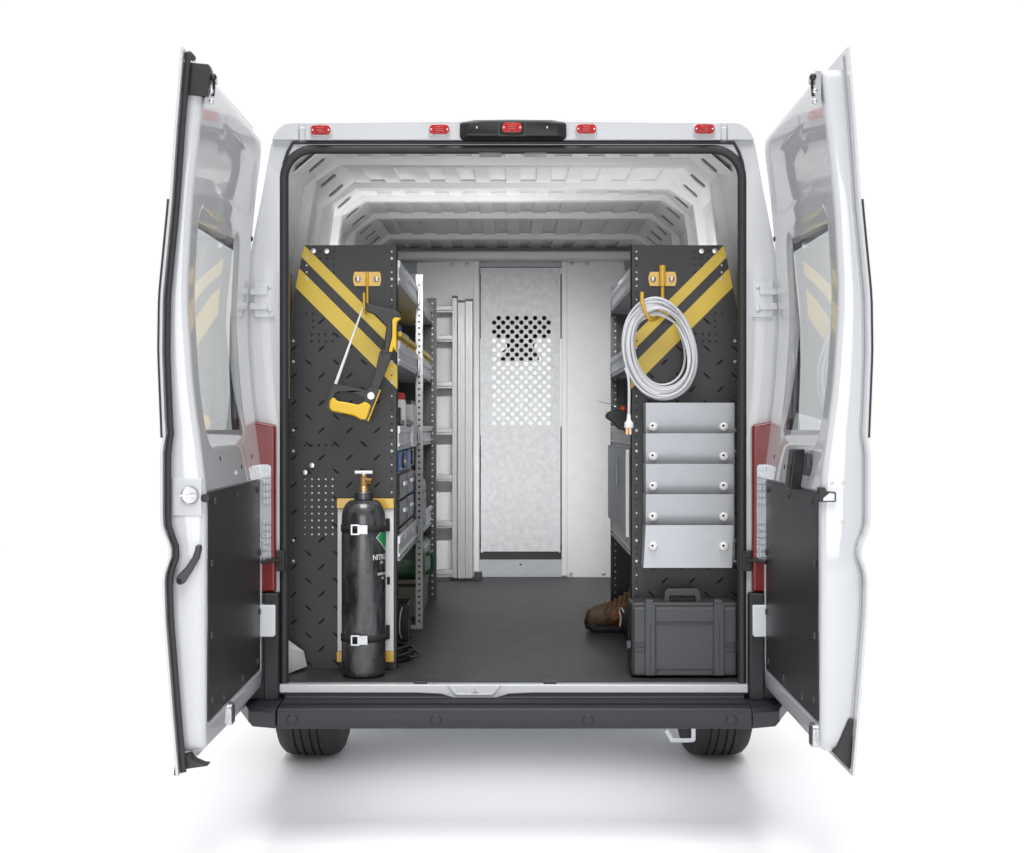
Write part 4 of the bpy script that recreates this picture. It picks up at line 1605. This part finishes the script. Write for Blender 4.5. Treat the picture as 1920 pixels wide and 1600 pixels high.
# ------------------------------------------------------------------ coiled cable
cb = thing('extension_cable', 'coil of white extension cable hanging on the thick yellow hook', 'cable', P(1237, 655, 0.15))
m = MB()
rnd = random.Random(3)
turns = 17
pts = []
ph = [rnd.uniform(0, 6.28) for _ in range(8)]
pxs = []
par = []
for t in range(turns + 1):
    par.append((rnd.uniform(-25, 1), rnd.uniform(-0.034, 0.030), rnd.uniform(-4, 4), rnd.uniform(-4, 4)))
par[0] = (-8, -0.02, 0, 0)
seg = 56
for t in range(turns):
    for k in range(seg):
        f = k / seg
        f2 = f * f * (3 - 2 * f)
        dr = par[t][0] * (1 - f2) + par[t + 1][0] * f2
        dy = par[t][1] * (1 - f2) + par[t + 1][1] * f2
        ox = par[t][2] * (1 - f2) + par[t + 1][2] * f2
        oz = par[t][3] * (1 - f2) + par[t + 1][3] * f2
        a = 2 * math.pi * f - math.pi * 0.5
        ca, sa = math.cos(a), math.sin(a)
        rx, rz = 69 + dr, 96 + dr * 1.15
        x = 1236 + ox + rx * ca - 9 * (sa if sa > 0 else 0) * 0.0 + 6 * math.sin(2 * a) * 0.0
        yy = 655 + oz - rz * sa
        # egg: heavier to the right at the bottom, pinched at the hook
        x += (8 * (ca if ca > 0 else 0)) * (-sa) * 0.9 - 6 * sa
        squeeze = sstep(0.6, 1.0, sa)
        yy += squeeze * (-dr) * 0.35
        pts.append(P(x, yy, 0.155 + dy * (1 - 0.35 * squeeze) - 0.03 * squeeze))
m.tube(pts, 0.0044, 7)
m.tube(spline([P(1172, 690, 0.10), P(1178, 708, 0.095), P(1179.5, 735, 0.095), P(1179, 778, 0.095)], 6), 0.0048, 8)
m.build('cable_coil', 'white_wire', cb)
m = MB()
yq = 0.095
m.lathe([(0.006, 0.0), (0.0075, 0.018), (0.010, 0.024), (0.0155, 0.030), (0.0165, 0.046), (0.015, 0.048)], P(1179, 777, yq), (0, 0, -1), 14)
pg = m.build('plug', 'white_plastic', cb)
m = MB()
for px in (1175, 1181):
    c = P(px, 803, yq)
    m.box(c.x - 0.003, c.x + 0.005, yq - 0.003, yq + 0.003, c.z - 0.022, c.z)
m.build('prong', 'copper', pg)

# ------------------------------------------------------------------ file pockets
fh = thing('file_holder', 'silver five pocket file holder fixed below the white cable', 'file holder', P(1292, 1065, YP))
yb, yf = YP - 0.004, YP - 0.105
m = MB()
m.prism(pz([(1209, 756), (1377, 756), (1377, 1040), (1372, 1064), (1207, 1064), (1209, 1040)], YP), yb - 0.002, yb, 'xz')
m.build('back_plate', 'silver', fh)
steps = [755.5, 813, 870, 927, 985, 1065]
for i in range(5):
    t, bt_ = steps[i], steps[i + 1]
    m = MB()
    last = i == 4
    yt, ybm = yf, yf + (0.03 if last else 0.045)
    pa, pb = P(1211, t, yt), P(1375.5, t, yt)
    qa, qb = P(1211 if not last else 1206.5, bt_ + (4 if not last else 0), ybm), P(1375.5 if not last else 1372, bt_ + (4 if not last else 0), ybm)
    th = 0.0022
    m.add([(pa.x, yt, pa.z), (pb.x, yt, pb.z), (qb.x, ybm, qb.z), (qa.x, ybm, qa.z), (pa.x, yt + th, pa.z), (pb.x, yt + th, pb.z), (qb.x, ybm + th, qb.z), (qa.x, ybm + th, qa.z)],
          [(0, 1, 2, 3), (4, 7, 6, 5), (0, 4, 5, 1), (1, 5, 6, 2), (2, 6, 7, 3), (3, 7, 4, 0)])
    for e0, e1 in ((pa, qa), (pb, qb)):
        m.add([(e0.x, yt, e0.z), (e1.x, ybm, e1.z), (e1.x, yb, e1.z), (e0.x, yb, e0.z)], [(0, 1, 2, 3)])
    pk = m.build('pocket', 'silver', fh, bevel=0.0006)
    pyb = (800.5, 856, 912, 969, 1025)[i]
    for px in (1224.5, 1357):
        f = (pyb - t) / (bt_ - t)
        yy = yt + (ybm - yt) * f
        c = P(px, pyb, yy)
        mm = MB()
        mm.sphere((c.x, yy - 0.004, c.z), 0.0172, 0, 20, (1, 0.55, 1))
        mm.lathe([(0.0042, 0), (0.0042, 0.0015), (0.0024, 0.0015), (0.0024, 0.0005), (0.0001, 0.0005)], (c.x - 0.0035, yy - 0.0130, c.z + 0.004), (0, -1, 0.15), 12, 1)
        mm.build('fixing_cap', ['white_cap', 'hole'], pk)

# ------------------------------------------------------------------ hard case
yc = 0.06
tc = thing('tool_case', 'charcoal hard tool case standing on the floor below the file pockets', 'case', P(1284, 1272, yc + 0.06))
K = lambda pl, yy=yc: pz(pl, yy)
m = MB()
p = K([(1184, 1272), (1386, 1272), (1386, 1131), (1184, 1131)])
m.prism([(x, max(z, 0.534)) for x, z in p], yc + 0.012, yc + 0.14, 'xz')
cs = m.build('case_shell', 'case_dark', tc, bevel=0.010, segs=3)
m = MB()
p = K([(1188, 1268), (1382, 1268), (1382, 1139), (1188, 1139)])
m.prism(p, yc, yc + 0.03, 'xz')
m.build('lid', 'case', cs, bevel=0.008, segs=3)
for a, bb in ((1209, 1229), (1338, 1358)):
    m = MB()
    m.prism(K([(a, 1267), (bb, 1267), (bb, 1134), (a, 1134)]), yc - 0.009, yc + 0.01, 'xz')
    m.build('lid_rib', 'case', cs, bevel=0.004)
    m = MB()
    m.prism(K([(a + 1, 1135), (bb - 4, 1135), (bb - 4, 1125), (a + 1, 1125)]), yc - 0.004, yc + 0.025, 'xz')
    m.build('latch', 'case', cs, bevel=0.003)
m = MB()
m.prism(K([(1230, 1166), (1337, 1166), (1337, 1141), (1230, 1141)]), yc - 0.006, yc + 0.01, 'xz')
m.build('lid_moulding', 'case', cs, bevel=0.002)
m = MB()
m.prism(K([(1230, 1266), (1337, 1266), (1333, 1256), (1234, 1256)]), yc - 0.005, yc + 0.01, 'xz')
m.build('lid_moulding', 'case', cs, bevel=0.002)
m = MB()
m.prism(K([(1218, 1255), (1220, 1255), (1220, 1168), (1218, 1168)]), yc - 0.0105, yc, 'xz')
m.prism(K([(1347, 1255), (1349, 1255), (1349, 1168), (1347, 1168)]), yc - 0.0105, yc, 'xz')
for pyy in (1205, 1212, 1221):
    m.prism(K([(1189, pyy + 1.6), (1208, pyy + 1.6), (1208, pyy), (1189, pyy)]), yc - 0.003, yc + 0.005, 'xz')
    m.prism(K([(1359, pyy + 1.6), (1381, pyy + 1.6), (1381, pyy), (1359, pyy)]), yc - 0.003, yc + 0.005, 'xz')
for a_, b_ in (((1229.5, 1166), (1337.5, 1167.6)), ((1229.5, 1256.5), (1337.5, 1255)), ((1229, 1141), (1230.4, 1266)), ((1336.8, 1141), (1338.2, 1266))):
    m.prism(K([(a_[0], b_[1]), (b_[0], b_[1]), (b_[0], a_[1]), (a_[0], a_[1])]), yc - 0.0065, yc + 0.005, 'xz')
m.build('lid_groove', 'case_dark', cs)
for a, bb in ((1176, 1183.5), (1382, 1388)):
    m = MB()
    m.prism(K([(a, 1217), (bb, 1217), (bb, 1204), (a, 1204)]), yc + 0.008, yc + 0.035, 'xz')
    m.build('side_latch', 'case', cs, bevel=0.002)
m = MB()
yh = yc + 0.05
p = K([(1243, 1131), (1246, 1108), (1250, 1104), (1308, 1104), (1312, 1108), (1316, 1131), (1304, 1131), (1302, 1117), (1256, 1117), (1254, 1131)], yh)
m.prism(p, yh - 0.012, yh + 0.012, 'xz')
m.box(P(1238, 0, yh).x, P(1330, 0, yh).x, yh - 0.015, yh + 0.015, P(0, 1133, yh).z, P(0, 1129, yh).z)
m.build('carry_handle', 'panel', tc, bevel=0.004)

# ------------------------------------------------------------------ boot
yb_ = 1.07
bo = thing('work_boot', 'brown leather lace up work boot lying by the tool case', 'boot', (P(1140, 0, yb_).x, yb_, 0.53))
x0 = P(1098, 0, yb_).x
secs_ = [(-0.000, 0.030, 0.060, 0.020), (0.006, 0.018, 0.090, 0.036), (0.03, 0.014, 0.104, 0.046), (0.07, 0.013, 0.112, 0.050), (0.11, 0.013, 0.122, 0.048), (0.15, 0.014, 0.142, 0.044), (0.19, 0.015, 0.175, 0.042), (0.215, 0.016, 0.200, 0.043), (0.25, 0.016, 0.205, 0.043), (0.285, 0.016, 0.200, 0.040), (0.30, 0.03, 0.18, 0.030)]
rings = []
N = 20
for dx, zb_, zt_, hw in secs_:
    ring = []
    for k in range(N):
        a = 2 * math.pi * k / N
        zc = (zb_ + zt_) / 2
        ex = abs(math.cos(a)) ** 0.8 * (1 if math.cos(a) > 0 else -1)
        wz = hw * (1.0 if math.sin(a) < 0 else 1.0 - 0.35 * math.sin(a) ** 2)
        ring.append((x0 + dx, yb_ + wz * ex, 0.53 + zc + (zt_ - zb_) / 2 * math.sin(a)))
    rings.append(ring)
m = MB()
m.loft(rings)
up = m.build('upper', 'leather', bo, smooth=80)
sb = up.modifiers.new('sub', 'SUBSURF')
sb.levels = sb.render_levels = 2
m = MB()
tab = [(0.002, 0.018), (0.012, 0.038), (0.03, 0.047), (0.07, 0.052), (0.11, 0.050), (0.15, 0.044), (0.20, 0.042), (0.25, 0.043), (0.285, 0.040), (0.302, 0.026)]
rings = []
for z, grow in ((0.5315, -0.002), (0.536, 0.001), (0.550, 0.0015), (0.556, -0.001)):
    lift = 0.006 if z < 0.54 else 0.0
    rings.append([(x0 + dx - (0.002 if dx < 0.01 else 0), yb_ + hw + grow, z + (lift + 0.004 if dx < 0.03 else 0)) for dx, hw in tab] + [(x0 + dx, yb_ - hw - grow, z + (lift + 0.004 if dx < 0.03 else 0)) for dx, hw in reversed(tab)])
m.loft(rings)
m.build('sole', 'sole', bo, smooth=50)
m = MB()
rings = []
for dx, zt_, hw in ((-0.003, 0.050, 0.022), (0.004, 0.066, 0.038), (0.02, 0.072, 0.0475), (0.034, 0.062, 0.0515), (0.042, 0.045, 0.0525)):
    rings.append([(x0 + dx, yb_ + hw * math.cos(math.pi * k / 10), 0.552 + (zt_ - 0.022) * math.sin(math.pi * k / 10)) for k in range(11)])
m.loft(rings, closed=False)
m.build('toe_guard', 'sole', bo, smooth=80)
m = MB()
rings = []
for dx, zb_, zt_, hw in ((0.012, 0.016, 0.088, 0.044), (0.035, 0.014, 0.108, 0.050), (0.075, 0.013, 0.116, 0.053), (0.085, 0.013, 0.112, 0.050)):
    ring = []
    for k in range(N):
        a = 2 * math.pi * k / N
        ring.append((x0 + dx, yb_ + hw * math.cos(a), 0.53 + (zb_ + zt_) / 2 + (zt_ - zb_) / 2 * math.sin(a)))
    rings.append(ring)
rings2 = [[(x, y, z) for x, y, z in r_] for r_ in rings]
m.loft(rings2[:])
m.build('toe_cap', 'suede', bo, smooth=80)
for i in range(6):
    dx = 0.085 + 0.021 * i
    zt_ = lerp_table([(s_[0], s_[2]) for s_ in secs_], dx)
    m = MB()
    m.tube(spline([(x0 + dx - 0.012, yb_ - 0.040, 0.53 + zt_ - 0.045), (x0 + dx - 0.004, yb_ - 0.030, 0.53 + zt_ - 0.014), (x0 + dx, yb_, 0.53 + zt_ + 0.005), (x0 + dx - 0.004, yb_ + 0.03, 0.53 + zt_ - 0.014)], 5), 0.0048, 6)
    m.build('lace', 'lace', bo)
m = MB()
m.prism([(x0 + 0.20, 0.70), (x0 + 0.235, 0.752), (x0 + 0.27, 0.757), (x0 + 0.28, 0.70)], yb_ - 0.022, yb_ + 0.022, 'xz')
m.build('tongue', 'tongue', bo, bevel=0.01)
m = MB()
m.prism([(x0 + 0.09, 0.60), (x0 + 0.115, 0.575), (x0 + 0.17, 0.60), (x0 + 0.20, 0.66), (x0 + 0.16, 0.655)], yb_ - 0.0475, yb_ - 0.03, 'xz')
m.build('eyelet_flap', 'tongue', bo, bevel=0.006)

# black bag between boot and case
bg = thing('tool_bag', 'black tool bag with a white clip squeezed between boot and tool case', 'bag', (0.53, 0.84, 0.53))
m = MB()
rings = []
for z, ins in ((0.532, 0.012), (0.545, 0.0), (0.60, -0.004), (0.645, 0.006), (0.662, 0.03)):
    rings.append([(x, y_, z) for x, y_ in rrect(0.458 + ins, 0.66 - ins, 0.66 + ins, 0.985 - ins, 0.03, 5)])
m.loft(rings)
m.build('bag_body', 'soft_black', bg, smooth=60)
m = MB()
m.tube(spline([(0.464, 0.93, 0.625), (0.452, 0.955, 0.642), (0.445, 0.975, 0.630), (0.450, 0.97, 0.60), (0.447, 0.97, 0.565)], 5), 0.004, 6)
m.build('clip', 'white_plastic', bg)

# ------------------------------------------------------------------ things on the right shelves
dr = thing('cordless_drill', 'black cordless drill with an orange collar lying on the right shelf', 'drill', (0.42, 0.62, 1.40))
yd_ = 0.62
sD = sc(yd_)
m = MB()
pd = pz([(1134, 783), (1137, 774), (1150, 769), (1188, 770), (1192, 800), (1184, 806), (1176, 809), (1160, 806), (1152, 797), (1145, 790)], yd_)
m.prism(pd, yd_ - 0.03, yd_ + 0.03, 'xz')
m.build('drill_body', 'black', dr, bevel=0.012, segs=3)
m = MB()
m.lathe([(0.010, -0.006), (0.0115, 0.0), (0.0115, 0.014), (0.009, 0.02), (0.001, 0.02)], P(1168.5, 771.5, yd_ - 0.01), (0, 0, 1), 14)
m.build('torque_collar', 'orange', dr)
m = MB()
m.tube([P(1119, 752.5, yd_), P(1140, 757, yd_), P(1166, 763, yd_)], [0.0015, 0.0022, 0.0026], 6)
m.build('drill_bit', 'chrome', dr)

cbn = thing('wall_cabinet', 'grey steel cabinet with a slim handle on the aisle side of the right shelves', 'cabinet', (0.46, 0.36, 0.99))
m = MB()
m.box(0.435, 0.62, 0.36, 1.39, 0.994, 1.314)
m.build('cabinet_body', 'grey_door', cbn, bevel=0.003)
m = MB()
m.box(0.428, 0.4345, 0.352, 1.392, 0.993, 1.3165)
for i in range(9):
    yy, zz = 0.75 + 0.09 * (i % 5) + 0.03 * (i // 5), 1.10 - 0.03 * (i % 3) - 0.02 * (i // 4)
    m.dome((0.428, yy, zz), (-1, 0, 0), 0.004, 0.0006, 6, 1)
fd = m.build('cabinet_door', ['grey_door', 'hole'], cbn, bevel=0.002)
m = MB()
m.tube([(0.428, 0.80, 1.275), (0.420, 0.80, 1.27), (0.420, 0.80, 1.165), (0.428, 0.80, 1.16)], 0.0045, 8)
m.build('door_handle', 'zinc', fd)
m = MB()
m.box(0.4145, 0.4270, 0.335, 0.352, 0.993, 1.315)
m.box(0.4175, 0.4268, 0.331, 0.335, 1.085, 1.315)
m.build('lit_door_edge', 'white_plastic', cbn, bevel=0.001)  # white puts the front light on the door edge into colour

# ------------------------------------------------------------------ things on the left shelves
G = 'yellow parts bins on the second shelf'


def bin_(y0, y1, label, ztop=1.735):
    t = thing('parts_bin', label, 'bin', (-0.50, (y0 + y1) / 2, 1.628), G)
    m = MB()
    z0 = 1.628
    xf, xb2 = -0.412, -0.62
    m.add([(xf - 0.03, y0, z0), (xb2, y0, z0), (xb2, y1, z0), (xf - 0.03, y1, z0),
           (xf, y0 - 0.004, ztop), (xb2, y0 - 0.004, ztop + 0.03), (xb2, y1 + 0.004, ztop + 0.03), (xf, y1 + 0.004, ztop),
           (xf - 0.006, y0 + 0.004, ztop), (xb2 + 0.006, y0 + 0.004, ztop + 0.03), (xb2 + 0.006, y1 - 0.004, ztop + 0.03), (xf - 0.006, y1 - 0.004, ztop),
           (xf - 0.034, y0 + 0.006, z0 + 0.006), (xb2 + 0.006, y0 + 0.006, z0 + 0.006), (xb2 + 0.006, y1 - 0.006, z0 + 0.006), (xf - 0.034, y1 - 0.006, z0 + 0.006)],
          [(0, 1, 2, 3), (0, 4, 5, 1), (1, 5, 6, 2), (2, 6, 7, 3), (3, 7, 4, 0), (4, 8, 9, 5), (5, 9, 10, 6), (6, 10, 11, 7), (7, 11, 8, 4),
           (8, 12, 13, 9), (9, 13, 14, 10), (10, 14, 15, 11), (11, 15, 12, 8), (12, 15, 14, 13)])
    m.build('tray', 'bin_yellow', t, bevel=0.0015)
    m = MB()
    m.box(xf - 0.004, xf + 0.012, y0 - 0.006, y1 + 0.006, ztop - 0.012, ztop + 0.006)
    m.box(xf - 0.008, xf + 0.004, y0 + 0.03, y1 - 0.03, ztop - 0.045, ztop - 0.018)
    m.build('rim', 'bin_yellow', t, bevel=0.003)


bin_(0.24, 0.56, 'yellow parts bin nearest the hacksaw with blue packets above it')
bin_(0.60, 0.95, 'yellow parts bin just this side of the pale punched upright')
bin_(1.28, 1.92, 'long yellow parts bin beyond the pale punched upright', 1.738)


def simple(name, label, cat, loc, fn, mats, bevel=0.004, smooth=38):
    m = MB()
    fn(m)
    o_ = m.build(name, mats, None, bevel=bevel, loc=loc, smooth=smooth)
    return tag(o_, label, cat, None, 'thing')


simple('packet', 'deep blue and white packet standing in the nearest yellow bin', 'packet', (-0.47, 0.50, 1.64),
       lambda m: (m.box(-0.50, -0.43, 0.42, 0.58, 1.64, 1.785, 0), m.box(-0.4305, -0.421, 0.44, 0.56, 1.70, 1.760, 1)), ['deep_blue', 'white_plastic'])
simple('packet', 'pale blue rolled packet behind the deep blue one', 'packet', (-0.45, 0.70, 1.64),
       lambda m: (m.cyl((-0.455, 0.62, 1.755), (-0.44, 0.80, 1.752), 0.022, 14, 0), m.sphere((-0.435, 0.86, 1.74), 0.022, 1, 10)), ['slate_blue', 'white_plastic'])
sp = thing('spray_can', 'white spray can with a red cap on the third left shelf', 'spray can', (-0.432, 0.52, 1.33))
m = MB()
m.lathe([(0.026, 0.0), (0.027, 0.004), (0.027, 0.17), (0.022, 0.182)], (-0.434, 0.50, 1.322), (0, 0, 1), 24)
m.build('can', 'white_plastic', sp)
m = MB()
m.lathe([(0.023, 0.180), (0.023, 0.190), (0.019, 0.206), (0.001, 0.207)], (-0.434, 0.50, 1.322), (0, 0, 1), 24)
m.build('cap', 'red_cap', sp)
ca = thing('carton', 'white carton with printed lines and a dark lid beside the spray can', 'carton', (-0.43, 0.78, 1.33))
m = MB()
m.box(-0.52, -0.400, 0.74, 0.95, 1.322, 1.488, 0)
for i in range(6):
    m.box(-0.455, -0.404, 0.7392, 0.74, 1.42 + i * 0.009, 1.4225 + i * 0.009, 1)
m.build('box', ['white_plastic', 'silver'], ca, bevel=0.002)
m = MB()
m.box(-0.522, -0.407, 0.738, 0.952, 1.489, 1.504)
m.build('lid', 'plastic', ca, bevel=0.002)
tr = thing('caulking_gun', 'black sealant gun lying along the third shelf edge', 'tool', (-0.43, 0.36, 1.40))
m = MB()
m.prism([(-0.448, 1.405), (-0.414, 1.405), (-0.414, 1.470), (-0.430, 1.472), (-0.448, 1.472)], 0.33, 0.38, 'xz')
m.build('handle', 'black', tr, bevel=0.006)
m = MB()
m.cyl((-0.425, 0.36, 1.415), (-0.408, 0.75, 1.413), 0.010, 10)
m.cyl((-0.41, 0.75, 1.413), (-0.402, 0.98, 1.413), 0.003, 6)
m.build('barrel', 'black', tr)

dc = thing('drawer_organizer', 'black drawer organizer with bright pulls on the lowest left shelf', 'organizer', (-0.50, 0.62, 0.93))
m = MB()
m.box(-0.62, -0.424, 0.26, 0.96, 0.926, 1.236)
m.build('cabinet', 'plastic', dc, bevel=0.004)
for iy in range(2):
    for iz in range(3):
        ya, z0 = 0.30 + iy * 0.33, 0.935 + iz * 0.099
        m = MB()
        m.box(-0.4235, -0.414, ya, ya + 0.31, z0, z0 + 0.090)
        d_ = m.build('drawer', 'black', dc, bevel=0.004)
        m = MB()
        m.box(-0.414, -0.402, ya + 0.12, ya + 0.19, z0 + 0.045, z0 + 0.062)
        m.build('pull', 'zinc', d_, bevel=0.003)


def blue_case(m):
    m.box(-0.56, -0.411, 0.26, 0.62, 1.2385, 1.308, 0)
    m.box(-0.4125, -0.400, 0.60, 0.625, 1.2385, 1.308, 1)
    m.cyl((-0.412, 0.40, 1.275), (-0.404, 0.40, 1.275), 0.03, 18, 2)
    m.cyl((-0.405, 0.40, 1.268), (-0.400, 0.40, 1.268), 0.010, 12, 3)
    m.box(-0.45, -0.425, 0.2588, 0.2602, 1.25, 1.30, 2)


simple('tool_box', 'bright blue tool box sitting on top of the black drawers', 'tool box', (-0.49, 0.44, 1.2385), blue_case, ['blue', 'slate_blue', 'black', 'brass'])
simple('tool_box', 'dark green tool box with a round window beside the bright blue one', 'tool box', (-0.49, 0.80, 1.2385),
       lambda m: (m.box(-0.56, -0.412, 0.66, 0.96, 1.2385, 1.310, 0), m.cyl((-0.413, 0.80, 1.276), (-0.406, 0.80, 1.276), 0.03, 18, 1), m.cyl((-0.407, 0.80, 1.276), (-0.404, 0.80, 1.276), 0.02, 18, 2)), ['dark_green', 'black', 'slate_blue'])
jg = thing('plastic_jug', 'slate blue plastic jug behind the pale punched upright', 'jug', (-0.48, 1.36, 0.93))
m = MB()
rings = []
for z, ins in ((0.926, 0.012), (0.936, 0), (1.06, 0.0), (1.064, 0.006), (1.07, 0.0), (1.105, 0.0), (1.109, 0.006), (1.115, 0.0), (1.155, 0.004), (1.19, 0.03), (1.205, 0.06), (1.225, 0.07)):
    rings.append([(x, y_, z) for x, y_ in rrect(-0.57 + ins, -0.398 - ins, 1.18 + ins, 1.50 - ins, 0.03, 5)])
m.loft(rings)
m.build('jug_body', 'slate_blue', jg, smooth=50)
m = MB()
m.cyl((-0.485, 1.34, 1.225), (-0.485, 1.34, 1.25), 0.024, 16)
m.build('cap', 'deep_blue', jg)

# floor level, left
cr = thing('storage_crate', 'beige lidded storage crate on the floor under the lowest left shelf', 'crate', (-0.58, 1.66, 0.53))
m = MB()
m.box(-0.74, -0.42, 1.43, 1.93, 0.5315, 0.672)
m.box(-0.742, -0.418, 1.428, 1.932, 0.63, 0.648)
m.build('crate_body', 'beige', cr, bevel=0.005)
m = MB()
m.box(-0.75, -0.402, 1.41, 1.95, 0.688, 0.705)
m.box(-0.735, -0.425, 1.435, 1.925, 0.672, 0.688, 1)
m.build('lid', ['beige', 'black'], cr, bevel=0.002)
gb = thing('tool_box', 'large green tool box with a rounded end handle stacked on the beige crate', 'tool box', (-0.58, 1.66, 0.71))
m = MB()
rings = []
for x, ins in ((-0.75, 0.01), (-0.74, 0.0), (-0.425, 0.0), (-0.405, 0.02)):
    rings.append([(x, y_, z) for y_, z in rrect(1.43 + ins, 1.92 - ins, 0.7065 + ins * 0.3, 0.865 - ins, 0.03, 5)])
m.loft(rings)
m.box(-0.745, -0.412, 1.424, 1.926, 0.800, 0.806)
m.build('box_body', 'green', gb, smooth=50)
m = MB()
m.tube(spline([(-0.415, 1.60, 0.80), (-0.385, 1.60, 0.81), (-0.375, 1.60, 0.775), (-0.382, 1.60, 0.73), (-0.41, 1.60, 0.715)], 5), 0.010, 8)
m.build('handle', 'green', gb)
fn_ = thing('utility_heater', 'small black heater with a pale curved grille wire on the floor', 'heater', (-0.52, 0.86, 0.53))
m = MB()
m.box(-0.62, -0.424, 0.79, 0.95, 0.5345, 0.684)
m.build('casing', 'black', fn_, bevel=0.004)
m = MB()
cxx, czz = -0.50, 0.61
for rr in (0.02, 0.035, 0.05, 0.062):
    m.tube([(cxx + rr * math.cos(2 * math.pi * i / 24), 0.783, czz + rr * math.sin(2 * math.pi * i / 24)) for i in range(24)], 0.0018, 5, True)
m.tube(spline([(-0.446, 0.775, 0.672), (-0.452, 0.770, 0.65), (-0.456, 0.768, 0.61), (-0.455, 0.770, 0.57), (-0.448, 0.776, 0.548)], 5), 0.0026, 6, m=1)
m.build('grille', ['plastic', 'reflector'], fn_)
m = MB()
m.box(-0.60, -0.43, 0.80, 0.94, 0.531, 0.5345)
m.build('foot', 'rubber', fn_)
fc = thing('cable_coil', 'black rubber cable coil lying on the floor beside the gas cylinder', 'cable', (-0.475, 0.42, 0.53))
m = MB()
pts = []
rnd = random.Random(5)
for i in range(24 * 5):
    a = 2 * math.pi * i / 24
    t = i / (24 * 5)
    rr = 0.085 + 0.012 * math.sin(a * 0.37 + 1)
    pts.append((-0.468 + rr * math.cos(a), 0.42 + 0.11 * math.sin(a), 0.538 + 0.045 * t + 0.004 * math.sin(3.1 * a)))
m.tube(pts, 0.0058, 7)
m.tube(spline([(-0.385, 0.44, 0.553), (-0.365, 0.43, 0.555), (-0.352, 0.41, 0.549), (-0.362, 0.39, 0.545), (-0.39, 0.38, 0.545)], 5), 0.005, 7)
m.build('cord', 'rubber', fc)

W_HOR, W_ZEN, W_BACK, W_KEY, W_TOP, W_CARGO, W_SHELF, W_ROOF = 1.03, 1.6, 0.25, 850, 3.4, 7.5, 2.4, 2350

# ------------------------------------------------------------------ camera, light, render
cam = bpy.data.cameras.new('camera')
co = bpy.data.objects.new('camera', cam)
C.objects.link(co)
cam.sensor_width = 36
cam.lens = 36 * F / 1920
cam.shift_x = -(CX - 960) / 1920
cam.clip_end = 2000
co.location = (0, -D, CZ)
co.rotation_euler = (R(90), 0, 0)
S.camera = co

w = bpy.data.worlds.new('World')
S.world = w
w.use_nodes = True
nt = w.node_tree
bgn = nt.nodes['Background']
tcn = nt.nodes.new('ShaderNodeTexCoord')
sep = nt.nodes.new('ShaderNodeSeparateXYZ')
nt.links.new(tcn.outputs['Generated'], sep.inputs[0])


def mrange(src, a, b_, c_, d_):
    n_ = nt.nodes.new('ShaderNodeMapRange')
    n_.interpolation_type = 'SMOOTHSTEP'
    n_.inputs['From Min'].default_value = a
    n_.inputs['From Max'].default_value = b_
    n_.inputs['To Min'].default_value = c_
    n_.inputs['To Max'].default_value = d_
    nt.links.new(src, n_.inputs['Value'])
    return n_.outputs['Result']


up_ = mrange(sep.outputs['Z'], 0.62, 0.92, W_HOR, W_ZEN)
bk_ = mrange(sep.outputs['Y'], -0.7, 0.15, W_BACK, 1.0)
mul = nt.nodes.new('ShaderNodeMath')
mul.operation = 'MULTIPLY'
nt.links.new(up_, mul.inputs[0])
nt.links.new(bk_, mul.inputs[1])
nt.links.new(mul.outputs[0], bgn.inputs['Strength'])
bgn.inputs['Color'].default_value = (0.985, 0.99, 1.0, 1)


def area(name, loc, target, sx_, sy_, watts, col=(1, 1, 1)):
    l = bpy.data.lights.new(name, 'AREA')
    l.shape = 'RECTANGLE'
    l.size, l.size_y = sx_, sy_
    l.energy = watts
    l.color = col
    ob = bpy.data.objects.new(name, l)
    C.objects.link(ob)
    ob.location = loc
    ob.rotation_euler = (V(target) - V(loc)).to_track_quat('-Z', 'Y').to_euler()
    return ob


area('front_softbox', (0, -19, 2.2), (0, 0, 1.4), 10, 6, W_KEY)
area('top_softbox', (0, -6.8, 14.8), (0, 0, 0), 8, 8, W_ROOF)
area('under_van_fill', (0, 0.45, 0.402), (0, 0.45, 0), 1.3, 0.80, W_TOP)  # added fill under the van, lightens the ground shadow
area('cargo_fill', (0, 0.10, 2.397), (0, 3.0, 0.95), 0.9, 0.042, W_CARGO).data.spread = R(54)  # added fill hidden behind the rear header, no fitting of the van
area('shelf_top_fill', (-0.53, 1.2, 2.01), (-0.50, 1.2, 3), 0.16, 1.5, W_SHELF).data.spread = R(125)  # added uplight hidden behind the left end panel to brighten the ceiling
area('shelf_top_fill', (0.55, 0.85, 2.01), (0.35, 0.85, 3), 0.16, 0.9, W_SHELF * 0.75)  # same added ceiling fill, hidden behind the right end panel

S.view_settings.view_transform = 'Standard'
S.view_settings.look = 'None'
S.view_settings.exposure = 0
S.view_settings.gamma = 1
S.render.engine = 'CYCLES'
cy = S.cycles
cy.use_denoising = True
try:
    cy.denoiser = 'OPENIMAGEDENOISE'
    cy.denoising_input_passes = 'RGB_ALBEDO_NORMAL'
    cy.denoising_prefilter = 'ACCURATE'
except Exception:
    pass
cy.max_bounces = 12
cy.diffuse_bounces = 7
cy.glossy_bounces = 5
cy.transparent_max_bounces = 12
cy.sample_clamp_indirect = 8
cy.caustics_reflective = False
cy.caustics_refractive = False
cy.use_adaptive_sampling = True
cy.adaptive_threshold = 0.01
cy.use_light_tree = True
